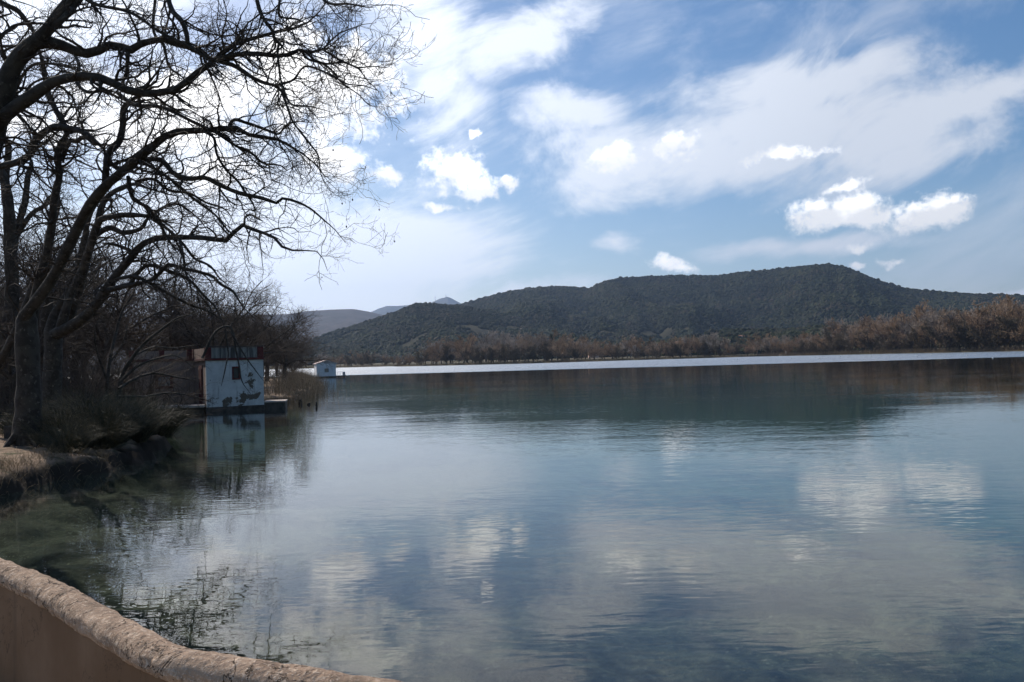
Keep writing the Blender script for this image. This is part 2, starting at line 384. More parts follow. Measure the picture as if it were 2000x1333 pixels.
zA = hill('hill', 'lower wooded spur descending to the lake on the left', [(520, 690), (600, 668), (640, 650), (680, 638), (760, 613), (812, 592), (840, 592), (900, 596), (960, 606), (1020, 620), (1080, 634), (1140, 650), (1240, 690), (1300, 740)],
          900, 1600, -18, 10, 240, 80, M['hillg'], .40, 9.4, 4)
zC = hill('hill', 'low green knoll behind the far shore trees', [(940, 710), (980, 672), (1040, 655), (1100, 651), (1160, 660), (1240, 672), (1330, 655), (1420, 640), (1520, 640), (1640, 632), (1760, 628), (1900, 630), (2050, 640)],
          680, 1050, -3, 36, 200, 40, M['hillg'], .15, 5.5, 5)
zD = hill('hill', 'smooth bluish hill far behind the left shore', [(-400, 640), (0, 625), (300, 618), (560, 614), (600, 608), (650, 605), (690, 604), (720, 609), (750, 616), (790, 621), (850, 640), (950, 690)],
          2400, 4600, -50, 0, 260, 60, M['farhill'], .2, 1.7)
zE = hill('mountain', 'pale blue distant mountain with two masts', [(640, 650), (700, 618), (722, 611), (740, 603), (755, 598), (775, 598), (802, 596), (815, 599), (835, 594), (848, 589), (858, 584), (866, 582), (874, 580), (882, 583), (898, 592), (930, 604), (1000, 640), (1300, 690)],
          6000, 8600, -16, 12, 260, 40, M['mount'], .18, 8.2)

# forests: one object of stuff per hill, a geometry node tree sets a noisy crown on every point
def crown_mat(name, a, b_):
    def fn(n, b):
        oi = n.node('ShaderNodeObjectInfo').outputs['Random']
        x = n.noise(n.pos, .006, 6, .65); y = n.noise(n.pos, .3, 3)
        c = n.mix(n.smooth(x, .42, .58), a, b_)
        c = n.mix(n.math('MULTIPLY', n.math('POWER', oi, 3.0), n.smooth(n.noise(n.pos, .011, 4), .4, .62, .2, .95)), c, (.07, .052, .034))
        h = n.node('ShaderNodeHueSaturation'); n.l.new(c, h.inputs['Color']); n.l.new(n.lin(y, .3, .7, .7, 1.35), h.inputs['Value'])
        return h.outputs[0], None
    return mat(name, fn, .9, .1)
M['crown'] = crown_mat('evergreen crowns', (.013, .021, .009), (.034, .042, .016))
def forest(name, label, zf, az0, az1, r0, r1, n, smin, smax, material, sub=2):
    A = np.radians(rng.uniform(az0, az1, n)); u = rng.random(n); r = np.sqrt(r0 ** 2 + u * (r1 ** 2 - r0 ** 2))
    P = np.stack([r * np.sin(A), r * np.cos(A)], 1); z = zf(P, A, r)
    k = (z > 2) & ((fbm(P[:, 0] / 60, P[:, 1] / 60, 3) > -.175) | (z > 62)); P = P[k]; z = z[k]
    s = rng.uniform(smin, smax, len(P)) * (1 + .5 * (rng.random(len(P)) > .93))
    V = np.column_stack([P, z + s * .25]).astype(np.float32)
    me = bpy.data.meshes.new(name); me.vertices.add(len(V)); me.vertices.foreach_set('co', V.ravel()); me.update()
    at_ = me.attributes.new('size', 'FLOAT', 'POINT'); at_.data.foreach_set('value', s.astype(np.float32))
    rt = me.attributes.new('turn', 'FLOAT', 'POINT'); rt.data.foreach_set('value', (rng.random(len(V)) * 6.28).astype(np.float32))
    o = bpy.data.objects.new(name, me); COL.objects.link(o); tag(o, label, 'forest', kind='stuff')
    ng = bpy.data.node_groups.new('crowns on points', 'GeometryNodeTree')
    ng.interface.new_socket('Geometry', in_out='INPUT', socket_type='NodeSocketGeometry'); ng.interface.new_socket('Geometry', in_out='OUTPUT', socket_type='NodeSocketGeometry')
    nn = ng.nodes; L = ng.links
    gi = nn.new('NodeGroupInput'); go = nn.new('NodeGroupOutput'); iop = nn.new('GeometryNodeInstanceOnPoints')
    ico = nn.new('GeometryNodeMeshIcoSphere'); ico.inputs['Subdivisions'].default_value = sub; ico.inputs['Radius'].default_value = 1
    sp = nn.new('GeometryNodeSetPosition'); no = nn.new('ShaderNodeTexNoise'); no.inputs['Scale'].default_value = 2.1; no.inputs['Detail'].default_value = 2
    sb = nn.new('ShaderNodeVectorMath'); sb.operation = 'SUBTRACT'; sb.inputs[1].default_value = (.5, .5, .5)
    ml = nn.new('ShaderNodeVectorMath'); ml.operation = 'SCALE'; ml.inputs['Scale'].default_value = 1.5
    L.new(no.outputs['Color'], sb.inputs[0]); L.new(sb.outputs[0], ml.inputs[0]); L.new(ico.outputs[0], sp.inputs['Geometry']); L.new(ml.outputs[0], sp.inputs['Offset'])
    sm = nn.new('GeometryNodeSetMaterial'); sm.inputs['Material'].default_value = material; L.new(sp.outputs[0], sm.inputs['Geometry'])
    na = nn.new('GeometryNodeInputNamedAttribute'); na.data_type = 'FLOAT'; na.inputs['Name'].default_value = 'size'
    nt = nn.new('GeometryNodeInputNamedAttribute'); nt.data_type = 'FLOAT'; nt.inputs['Name'].default_value = 'turn'
    cx = nn.new('ShaderNodeCombineXYZ'); L.new(nt.outputs[0], cx.inputs[2])
    L.new(gi.outputs[0], iop.inputs['Points']); L.new(sm.outputs[0], iop.inputs['Instance']); L.new(cx.outputs[0], iop.inputs['Rotation']); L.new(na.outputs[0], iop.inputs['Scale'])
    L.new(iop.outputs[0], go.inputs[0])
    md = o.modifiers.new('crowns', 'NODES'); md.node_group = ng
    return o
forest('forest', 'dark evergreen wood covering the long hill', zB, -17, 36, 1200, 2320, 88000, 2.3, 4.6, M['crown'])
forest('forest', 'evergreen wood covering the lower spur on the left', zA, -17, 8, 930, 1615, 30000, 1.8, 3.7, M['crown'])
forest('forest', 'olive green wood on the low knoll behind the shore', zC, -3, 35, 690, 1060, 14000, 1.8, 3.6, M['crown'])

# masts on the mountain
M['steel'] = mat('mast steel', two((.35, .35, .37), (.45, .45, .47), 1.0, bs=0), .5)
def tube(name, pts, rad, sides, material, parent=None):
    T = Tubes(); T.add(np.array(pts, float)[None], np.array(rad, float)[None], sides); return T.build(name, material, parent)
class Tubes:
    def __init__(s): s.b = []
    def add(s, P, Rd, sides):
        if len(P): s.b.append((np.asarray(P, float), np.asarray(Rd, float), sides))
    def build(s, name, material, parent=None, stuff=False, origin=None, cap=True):
        VV = []; QQ = []; base = 0
        for P, Rd, k in s.b:
            m, n, _ = P.shape
            T = np.gradient(P, axis=1); T /= np.linalg.norm(T, axis=2, keepdims=True) + 1e-9
            ov = P[:, -1] - P[:, 0]; ref = np.zeros((m, 3)); ref[np.arange(m), np.argmin(np.abs(ov), axis=1)] = 1
            U = np.cross(T, ref[:, None, :]); U /= np.linalg.norm(U, axis=2, keepdims=True) + 1e-9
            Wv = np.cross(T, U)
            th = np.arange(k) / k * 2 * np.pi
            ring = P[:, :, None, :] + Rd[:, :, None, None] * (np.cos(th)[None, None, :, None] * U[:, :, None, :] + np.sin(th)[None, None, :, None] * Wv[:, :, None, :])
            VV.append(ring.reshape(-1, 3))
            i = (np.arange(m)[:, None, None] * n + np.arange(n - 1)[None, :, None]) * k
            a = i + np.arange(k)[None, None, :]; b_ = i + (np.arange(k)[None, None, :] + 1) % k
            QQ.append(np.stack([a, b_, b_ + k, a + k], -1).reshape(-1, 4) + base)
            base += m * n * k
        V = np.concatenate(VV); Q = np.concatenate(QQ)
        if origin is not None: V = V - np.asarray(origin)
        o = fast_mesh(name, V, Q, material, parent)
        if stuff: o['kind'] = 'stuff'
        return o
def zE_at(px, d):
    v = ray(px, 700); a = math.atan2(v[0], v[1]); X = d * math.sin(a); Y = d * math.cos(a)
    return X, Y, float(zE(np.array([[X, Y]]), np.array([a]), np.array([float(d)]))[0])
for px, hgt, lab in ((853, 75, 'thinner lattice mast left of the mountain summit'), (874, 55, 'mast standing on the distant mountain summit')):
    X, Y, Z = zE_at(px, 8590)
    t = thing('radio_mast', lab, 'mast', (X, Y, Z - 8), 0, 'masts on the distant mountain')
    tube('tower', [(0, 0, 0), (0, 0, hgt * .6)], [3.2, 2.4], 6, M['steel'], t); tube('aerial', [(0, 0, hgt * .6), (0, 0, hgt)], [1.2, .6], 5, M['steel'], t)
    tube('platform', [(0, 0, hgt * .55), (0, 0, hgt * .6)], [4.5, 4.5], 8, M['steel'], t)

# ------------------------------------------------------------------ haze
def haze():
    m = bpy.data.materials.new('haze air'); m.use_nodes = True; n = N(m.node_tree); n.n.clear()
    o = n.node('ShaderNodeOutputMaterial'); v = n.node('ShaderNodeVolumePrincipled')
    v.inputs['Color'].default_value = (.48, .66, 1.0, 1); v.inputs['Density'].default_value = 6.5e-5; v.inputs['Anisotropy'].default_value = .35
    n.l.new(v.outputs[0], o.inputs['Volume'])
    b = MB().box(-9000, 9000, -1500, 12200, -13, 1150)
    tag(b.build('haze', m), 'thin bluish haze in the valley air', kind='stuff')
haze()

# ------------------------------------------------------------------ branching
def unit(v): return v / (np.linalg.norm(v, axis=-1, keepdims=True) + 1e-9)
def grow(S_, D, L, r0, nseg, kink, trop, tip=.3, r1=None):
    m = len(S_); P = np.zeros((m, nseg + 1, 3)); P[:, 0] = S_; d = unit(D); step = (L / nseg)[:, None]
    trop = np.asarray(trop, float); late = np.array([0, 0, tip])
    for i in range(nseg):
        d = unit(d + rng.normal(0, kink, (m, 3)) + trop / nseg + late * ((i / nseg) ** 2) / nseg * 2)
        P[:, i + 1] = P[:, i] + d * step
    t = np.linspace(0, 1, nseg + 1)
    re = r0 * .3 if r1 is None else np.full(m, r1)
    return P, r0[:, None] * (1 - t)[None] + re[:, None] * t[None]
def plen(P): return np.linalg.norm(np.diff(P, axis=1), axis=2).sum(1)
def spawn(P, Rd, dens, tmin, tmax, amin, amax, lmin, lmax, rk, rmax, bias=(0, 0, 0), taper=.5):
    m, n, _ = P.shape; Ls = plen(P); cnt = rng.poisson(Ls * dens * (tmax - tmin)); idx = np.repeat(np.arange(m), cnt)
    t = rng.uniform(tmin, tmax, len(idx)); f = t * (n - 1); i = np.minimum(f.astype(int), n - 2); u = (f - i)[:, None]
    S_ = P[idx, i] * (1 - u) + P[idx, i + 1] * u; T = unit(P[idx, i + 1] - P[idx, i]); rr = Rd[idx, i] * (1 - u[:, 0]) + Rd[idx, i + 1] * u[:, 0]
    q = rng.normal(0, 1, (len(idx), 3)) + np.asarray(bias); q = unit(q - (q * T).sum(1, keepdims=True) * T)
    a = np.radians(rng.uniform(amin, amax, len(idx)))[:, None]
    D = T * np.cos(a) + q * np.sin(a)
    L = rng.uniform(lmin, lmax, len(idx)) * (1 - taper * t)
    return S_, D, L, np.minimum(rr * rk, rmax)
def catmull(pts, n):
    p = np.array(pts, float); p = np.vstack([2 * p[0] - p[1], p, 2 * p[-1] - p[-2]]); outp = []
    seg = np.linalg.norm(np.diff(p[1:-1, :2], axis=0), axis=1); cum = np.concatenate([[0], np.cumsum(seg)]); cum /= cum[-1]
    for t in np.linspace(0, 1, n):
        k = min(np.searchsorted(cum, t, side='right') - 1, len(seg) - 1); u = (t - cum[k]) / max(cum[k + 1] - cum[k], 1e-6)
        a, b, c, d = p[k:k + 4]
        outp.append(.5 * ((2 * b) + (c - a) * u + (2 * a - 5 * b + 4 * c - d) * u ** 2 + (3 * b - a - 3 * c + d) * u ** 3))
    return np.array(outp)
def limb3(pts, D0, D1, n=30):
    """traced limb: pixels with half-width, set at distances D0 to D1 -> world points and radii"""
    c = catmull(pts, n); Ds = np.linspace(D0, D1, n) + .25 * np.sin(np.linspace(0, 5, n) + pts[0][0])
    P = np.array([at(x, y, d) for (x, y, r), d in zip(c, Ds)]); rad = np.maximum(c[:, 2], .4) * Ds / F
    rad = rad * np.interp(np.linspace(0, 1, n), [0, .8, 1], [1, 1, .45]) * (1 + .06 * np.sin(np.arange(n) * 1.7 + pts[0][1]))
    return P, rad

# the leaning crowns in front: (pixels x, y, half width), near distance, far distance
LEFT = [
 ([(-150, 470, 16), (-230, 300, 13), (-260, 80, 11), (-200, -120, 9), (-60, -300, 7), (60, -420, 4)], 18, 8.5, 'bare'),  # tree whose trunk stands left of the frame; unseen limb added to shade the wall cap
 ([(-150, 560, 27), (-60, 400, 25), (-12, 250, 22), (10, 170, 19), (28, 125, 17), (60, 90, 15), (85, 68, 12.5), (110, 35, 11), (138, -5, 9), (165, -60, 7), (185, -140, 5)], 18, 17.5),
 ([(92, 66, 7), (115, 45, 6), (135, 25, 6), (157, -2, 5), (190, -40, 4)], 17.7, 17),
 ([(75, 82, 13), (110, 85, 11), (140, 97, 10), (165, 105, 9), (190, 100, 8.5), (215, 88, 8), (235, 90, 8), (250, 103, 8), (262, 92, 7), (285, 83, 6.5), (320, 77, 6), (350, 85, 6), (385, 100, 5.5), (415, 118, 5.5), (440, 112, 5), (470, 106, 4.5), (500, 105, 4.5), (545, 110, 4), (570, 105, 4), (583, 98, 3.5), (605, 103, 3), (630, 97, 2.5), (645, 85, 2.2), (652, 68, 2), (675, 62, 2), (700, 50, 1.5), (735, 45, 1)], 17.7, 16),
 ([(598, 102, 2.6), (615, 118, 2.5), (640, 125, 2), (670, 122, 2), (700, 132, 1.5), (730, 130, 1), (757, 132, .8), (770, 115, .6)], 16.3, 15.6),
 ([(630, 97, 2.3), (665, 118, 2), (700, 135, 1.5), (715, 155, 1), (740, 180, .8)], 16.2, 16),
 ([(590, 100, 3), (600, 115, 2.6), (630, 125, 2.2), (650, 140, 2), (665, 160, 1.6), (700, 185, 1), (720, 205, .8), (745, 212, .6)], 16.3, 16.6),
 ([(-60, 330, 16), (0, 238, 14), (30, 210, 13), (60, 190, 12), (85, 172, 11), (110, 158, 10), (150, 150, 9), (185, 150, 8.5), (215, 160, 8.5), (245, 175, 8), (270, 182, 7.5), (310, 182, 7), (345, 175, 6.5), (370, 155, 6), (395, 135, 5.8), (425, 116, 5), (440, 95, 4.2), (470, 82, 4), (510, 72, 3.6), (530, 63, 3.5), (560, 60, 3), (600, 45, 2.5), (625, 22, 2), (640, 2, 2), (650, -30, 1)], 18, 16.5),
 ([(430, 120, 5), (460, 130, 4.5), (490, 150, 4), (515, 162, 3.5), (538, 168, 3), (550, 178, 3), (555, 192, 2.5), (563, 215, 2.3), (572, 238, 2), (590, 262, 2), (612, 290, 1.8), (622, 305, 1.5), (628, 345, 1), (650, 375, .8)], 17, 16.4),
 ([(536, 168, 2.8), (572, 157, 2.4), (585, 140, 2), (597, 130, 2), (620, 135, 2), (655, 152, 1.8), (680, 165, 1.4), (710, 168, 1.1), (745, 180, .8)], 16.8, 16),
 ([(249, 104, 4.5), (249, 120, 4), (248, 135, 3), (245, 150, 2.6), (240, 165, 2)], 17.3, 17.6),
 ([(-60, -40, 6), (0, 4, 5), (35, 22, 5), (60, 55, 4.5), (75, 76, 4)], 18.2, 17.8),
 ([(157, -8, 4), (190, 10, 3.5), (240, 20, 3), (270, 33, 3), (300, 55, 3), (330, 72, 3), (360, 86, 2.5), (400, 112, 2), (440, 150, 1.6), (480, 170, 1.2)], 17, 16),
 ([(322, -30, 5.5), (335, 18, 5), (355, 42, 5), (364, 65, 4.8), (370, 90, 4), (395, 105, 4), (415, 118, 3)], 16.4, 16.8),
 ([(495, -30, 4), (507, 20, 4), (520, 45, 3.5), (533, 62, 3.3), (536, 78, 3), (545, 85, 3), (542, 100, 2.5), (545, 130, 2.3), (548, 155, 2), (560, 190, 2), (570, 205, 2), (600, 208, 1.6), (625, 213, 1.4), (655, 222, 1)], 16, 15.4),
 ([(550, -25, 3), (545, 15, 2.6), (548, 33, 2.2), (580, 38, 1.8), (600, 48, 1.2)], 15.6, 15.3),
 ([(610, -25, 3.4), (640, 6, 2.6), (680, 8, 2), (715, 14, 1.4), (735, 14, 1)], 15.5, 15),
 ([(-30, 80, 7), (0, 100, 6), (10, 115, 5), (18, 130, 5)], 18.4, 18),
 ([(-40, 75, 4), (0, 70, 3.6), (30, 50, 3), (60, 47, 2.6), (80, 48, 1.6)], 18, 17),
]
TREE_A = [  # nearest trunk in view, base about (52, 865)
 ([(46, 620, 12), (70, 590, 11), (92, 560, 10.5), (110, 530, 10), (140, 470, 10), (170, 410, 10), (205, 365, 9.5), (240, 335, 9), (270, 310, 8.5), (300, 285, 8), (325, 265, 7), (350, 257, 6.5), (400, 255, 6), (430, 252, 5.5), (460, 250, 5), (480, 262, 4), (510, 267, 3.6), (540, 272, 3.2), (565, 285, 3), (590, 300, 2.5), (615, 320, 2), (630, 340, 1.6), (655, 358, 1)], 22, 19),
 ([(445, 256, 4.2), (452, 238, 3.6), (462, 234, 3.5), (480, 240, 3.2), (510, 250, 3), (535, 260, 2.5), (545, 262, 2), (560, 245, 2), (580, 238, 1.5), (610, 240, 1)], 20, 19.4),
 ([(285, 312, 5.5), (310, 311, 5), (325, 322, 5), (340, 340, 5), (370, 350, 5), (400, 347, 4.5), (430, 362, 4.5), (460, 375, 4), (485, 382, 4), (515, 388, 3.5), (540, 397, 3), (550, 388, 3), (575, 393, 2.5), (605, 407, 2), (630, 428, 1.8), (655, 450, 1.4), (675, 475, .8)], 20.6, 18.6),
 ([(58, 640, 12), (74, 560, 9), (90, 500, 8), (100, 450, 7.5), (106, 390, 7), (117, 340, 6.5), (110, 303, 6), (122, 282, 6), (132, 258, 5.5), (118, 232, 4.5), (98, 188, 4), (85, 150, 3.4), (78, 100, 3), (70, 60, 2)], 22.5, 22),
 ([(0, 326, 6.5), (40, 315, 7), (60, 300, 7), (65, 280, 7), (85, 260, 7), (107, 248, 6.5), (130, 250, 6), (160, 258, 5.5), (185, 275, 5), (208, 297, 4)], 22, 21.4),
 ([(205, 372, 7), (207, 335, 6.5), (212, 300, 6.5), (232, 278, 6.5), (240, 245, 6), (240, 220, 6), (245, 208, 5.5), (262, 193, 4.5), (285, 180, 3)], 21.6, 20.6),
 ([(120, 315, 4.5), (135, 277, 5), (150, 277, 4), (165, 268, 3), (185, 282, 2.5), (215, 283, 2)], 22, 21.5),
 ([(205, 300, 4), (220, 322, 4), (235, 330, 5), (250, 325, 4)], 21, 21),
 ([(400, 258, 3), (418, 270, 2.8), (423, 300, 2.6), (440, 330, 2.5), (465, 355, 2.4), (480, 378, 2.4), (495, 400, 1.8), (500, 425, 1.2), (505, 440, .8)], 20, 19),
 ([(305, -20, 3), (300, 60, 3), (320, 90, 3), (330, 130, 2.4), (355, 150, 2), (375, 170, 1.4)], 20.5, 20),
 ([(230, 182, 4), (262, 205, 3.6), (300, 207, 3.5), (330, 215, 3.4), (380, 240, 3.2), (420, 258, 3), (465, 288, 2.8), (490, 298, 2.6), (515, 320, 2.4), (545, 322, 1.8), (560, 333, 1.4), (585, 322, 1), (600, 322, .7)], 20.5, 19),
 ([(140, 95, 3), (155, 130, 3), (150, 160, 3), (170, 180, 3.2), (200, 178, 3.2), (225, 188, 3), (250, 200, 2.4)], 21.5, 21),
 ([(75, 95, 3), (88, 140, 3.4), (90, 180, 3.6), (110, 220, 3.8), (124, 250, 3.6)], 22.5, 22.2),
 ([(250, 345, 4), (258, 385, 4), (270, 395, 3.8), (290, 408, 3.4), (310, 435, 3), (330, 470, 2.4), (350, 500, 1.6)], 21.4, 20.6),
 ([(265, 355, 3.5), (300, 350, 3), (330, 372, 2.8), (370, 378, 2.6), (400, 395, 2.2), (440, 410, 1.6), (460, 440, 1)], 21.4, 20),
 ([(278, 318, 3.5), (310, 335, 3), (345, 360, 3), (380, 390, 2.8), (420, 420, 2.2), (450, 455, 1.6), (490, 480, 1)], 21.2, 20.2),
 ([(20, 200, 3), (60, 130, 2.8), (130, 130, 2.6), (160, 150, 2)], 22, 22),
]
TREE_B = [  # second trunk, base about (100, 825)
 ([(112, 652, 13), (135, 640, 11), (165, 620, 10), (195, 585, 9.5), (225, 540, 8.5), (255, 505, 7.5), (275, 480, 6.5), (305, 466, 6), (350, 464, 5.5), (400, 465, 5), (443, 470, 5), (456, 455, 4.5), (470, 442, 4), (482, 440, 4), (500, 452, 3.5), (530, 460, 3), (545, 475, 3), (560, 488, 2.5), (600, 490, 2), (625, 495, 1.6), (640, 530, 1)], 29, 25),
 ([(477, 438, 2.4), (479, 425, 2.2), (490, 420, 2.2), (505, 428, 2), (514, 433, 1.5)], 26, 26),
 ([(108, 655, 12), (120, 642, 10), (138, 612, 9), (148, 585, 8.5), (158, 550, 8.5), (168, 510, 8), (180, 470, 7.5), (195, 430, 7), (215, 425, 5), (235, 420, 5), (260, 420, 4.4), (300, 425, 3.5), (330, 440, 2.4), (350, 462, 1.6)], 29.5, 27),
 ([(100, 640, 11), (108, 612, 8), (130, 575, 6.5), (150, 525, 6), (165, 470, 6), (172, 430, 5), (190, 395, 4), (215, 385, 4), (218, 415, 3.6)], 30, 29),
 ([(212, 567, 5.5), (240, 560, 5), (270, 555, 4.4), (300, 545, 4), (325, 520, 4), (335, 518, 4), (360, 525, 3.6), (390, 532, 3.4), (415, 540, 3), (430, 555, 3), (455, 570, 2.5), (475, 600, 1.8), (500, 625, 1.2)], 28, 26),
 ([(90, 640, 12), (95, 560, 9), (92, 500, 8), (98, 450, 7), (112, 400, 6), (108, 360, 5), (125, 330, 3)], 31, 31),
 ([(185, 460, 6), (215, 445, 5.5), (240, 455, 5), (275, 447, 4), (290, 425, 3), (320, 405, 2.4), (350, 400, 2), (390, 430, 1.6), (410, 460, 1)], 28.5, 27),
 ([(265, 495, 4), (230, 480, 3), (200, 475, 2.6)], 28, 28),
 ([(118, 640, 9), (140, 570, 7), (163, 520, 7), (190, 440, 6.5), (200, 400, 6), (222, 375, 4.5), (260, 360, 3.4), (300, 372, 2.4), (350, 385, 1.6)], 29, 28),
 ([(250, 560, 4), (285, 520, 3.6), (330, 530, 3.2), (370, 548, 2.8), (400, 580, 2.4), (420, 600, 1.8), (440, 640, 1.2)], 28, 26.5),
 ([(230, 545, 3.6), (262, 540, 3.4), (290, 552, 3.2), (330, 575, 3), (370, 595, 2.6), (410, 610, 2), (440, 630, 1.4)], 28, 27),
 ([(350, 466, 3), (358, 500, 2.6), (362, 530, 2.2), (372, 560, 1.6), (375, 585, 1)], 26.5, 26),
 ([(300, 430, 3.2), (330, 450, 3), (360, 480, 2.8), (380, 505, 2.6), (410, 520, 2.2), (430, 545, 1.6), (450, 560, 1)], 27.5, 26.5),
]
TREE_C = [  # dark trunk at the left edge
 ([(20, 640, 13), (24, 560, 12.5), (20, 480, 12), (18, 420, 11), (10, 360, 9), (0, 330, 8), (-20, 280, 6)], 36, 35),
 ([(22, 520, 9), (32, 450, 6.5), (48, 400, 6), (55, 340, 5), (62, 318, 4), (45, 290, 3)], 36, 36),
 ([(20, 410, 7), (12, 350, 6), (15, 315, 6), (16, 285, 6), (5, 262, 5), (0, 240, 4), (20, 215, 4), (32, 190, 3), (30, 150, 2)], 35.5, 35),
 ([(28, 470, 5), (60, 420, 4.5), (90, 400, 4), (110, 370, 3)], 36, 35),
 ([(-60, 800, 9), (-20, 740, 8), (15, 680, 7.5), (45, 612, 7), (60, 570, 6.5), (75, 530, 6), (95, 470, 5), (105, 420, 4)], 26, 25),
]
def close_tree(name, label, base, trunk_pts, limbs, r_trunk, dens=1.0, reach=1.0, group=None, thin=None):
    t = thing(name, label, 'tree', base, 0, group)
    org = np.asarray(base, float)
    # trunk
    tp = np.array(trunk_pts, float); T = Tubes(); c = catmull(np.column_stack([tp[:, :3], tp[:, 3]]), 20)
    fl = c[:, 3] * (1 + .05 * np.sin(np.arange(20) * 1.3)); T.add(c[None, :, :3], fl[None], 14)
    for q in range(5):  # root flare
        a = q * 1.257 + org[0]; e = org + np.array([math.cos(a), math.sin(a), 0]) * r_trunk * 2.1
        rp = np.array([org + np.array([math.cos(a), math.sin(a), 0]) * r_trunk * .4 + [0, 0, .75], org + np.array([math.cos(a), math.sin(a), 0]) * r_trunk * .85 + [0, 0, .28], e + [0, 0, -.08]])
        T.add(rp[None], np.array([[.45, .38, .12]]) * r_trunk, 8)
    T.build('trunk', M['bark'], t, origin=org)
    PL = []; RL = []
    for pts, d0, d1, *bare in limbs:
        P, rd = limb3(pts, d0, d1)
        if not bare: PL.append(P); RL.append(rd)
        L = Tubes(); L.add(P[None], rd[None], 10 if rd.max() > .05 else 7)
        L.build('limb', M['bark'], t, origin=org)
    PL = np.array(PL); RL = np.array(RL)
    k = np.median(PL[:, :, 1]) / 20.0
    B = Tubes()
    s = spawn(PL, RL, 4.1 * dens / k, .08, 1.0, 30, 78, .8 * k * reach, 2.7 * k * reach, .48, .035, (.35, 0, .1), .4)
    P1, R1 = grow(*s, 10, .27, (.25, 0, -.15), .5, r1=.0045); B.add(P1, R1, 5)
    s = spawn(np.concatenate([P1]), R1, 3.6 / k, .1, 1.0, 30, 75, .4 * k, 1.1 * k, .6, .014, (.2, 0, 0), .45)
    P2, R2 = grow(*s, 6, .26, (.12, 0, 0), .45, r1=.0036); B.add(P2, R2, 4)
    s2 = spawn(PL, RL, 3.5 / k, .25, 1.0, 35, 85, .25 * k, .7 * k, .3, .010, (0, 0, 0), .2)
    P2b, R2b = grow(*s2, 6, .2, (.1, 0, 0), .3, r1=.003)
    B.add(P2b, R2b, 4); P2 = np.concatenate([P2, P2b]); R2 = np.concatenate([R2, R2b])
    s = spawn(P2, R2, 5.0 / k, .1, 1.0, 25, 75, .16 * k, .50 * k, .7, .006, (0, 0, 0), .4)
    P3, R3 = grow(*s, 4, .25, (.06, 0, 0), .4, r1=.0030); B.add(P3, R3, 3)
    s = spawn(P3, R3, 3.6 / k, .2, 1.0, 25, 70, .08 * k, .24 * k, .8, .0035, (0, 0, 0), .3)
    P4, R4 = grow(*s, 2, .2, (0, 0, 0), .2, r1=.0025); B.add(P4, R4, 3)
    # hanging seed balls
    j = rng.choice(len(P2), min(45, len(P2)), replace=False); e = P2[j, -1]
    st = np.stack([e, e - [0, 0, .05], e - [0, 0, .1]], 1); B.add(st, np.full((len(e), 3), .0016), 3)
    bl = np.stack([e - [0, 0, z] for z in (.095, .105, .12, .135, .145)], 1); B.add(bl, np.tile(np.array([.003, .013, .017, .013, .003]), (len(e), 1)), 6)
    B.build('twigs', M['twig'], t, stuff=True, origin=org)
    print(name, len(P1), len(P2), len(P3), len(P4))
    return t
def gz(x, y): return float(ground_z([[x, y]])[0])
def trunk_px(pts, D):
    return [tuple(at(x, y, D)) + (r * D / F,) for x, y, r in pts]
def place(px, D):
    x = (px - 1000) / F * D
    return x, D, gz(x, D)
def ground_at(px, py_guess, D):
    p = at(px, py_guess, D); return np.array([p[0], D, gz(p[0], D)])
bL = np.array([-14.2, 18.2, gz(-14.2, 18.2)]); topL = at(-150, 560, 18)
close_tree('plane_tree', 'leafless plane tree left of the frame with thick limbs arching over the top left', bL, [tuple(bL - [0, 0, .3]) + (.46,), tuple(bL + [.05, 0, 1.2]) + (.38,), tuple((bL + topL) / 2) + (.36,), tuple(topL) + (.32,)], LEFT, .42, 1.25, 1.0, 'leafless plane trees on the left bank')
bA = ground_at(54, 860, 22.4)
close_tree('plane_tree', 'nearest leafless plane tree trunk at the water edge by the low stone block', bA, [tuple(bA - [0, 0, .3]) + (.42,)] + trunk_px([(54, 830, 25), (56, 760, 22), (54, 690, 21), (52, 640, 20), (54, 608, 14)], 22.4), TREE_A, .34, 1.0, 1.0, 'leafless plane trees on the left bank')
bB = ground_at(102, 825, 30)
close_tree('plane_tree', 'leafless plane tree behind the grass tussock with a low limb reaching right over the boathouse', bB, [tuple(bB - [0, 0, .3]) + (.42,)] + trunk_px([(101, 800, 18), (102, 740, 17), (104, 690, 16), (104, 655, 17), (106, 630, 12)], 30), TREE_B, .34, 1.0, .9, 'leafless plane trees on the left bank')
bC = ground_at(20, 790, 36)
close_tree('plane_tree', 'dark leafless plane tree trunk at the left edge of the photo', bC, [tuple(bC - [0, 0, .3]) + (.45,)] + trunk_px([(18, 760, 16), (16, 700, 14), (18, 650, 13), (20, 600, 12)], 36), TREE_C, .36, .9, .8, 'leafless plane trees on the left bank')

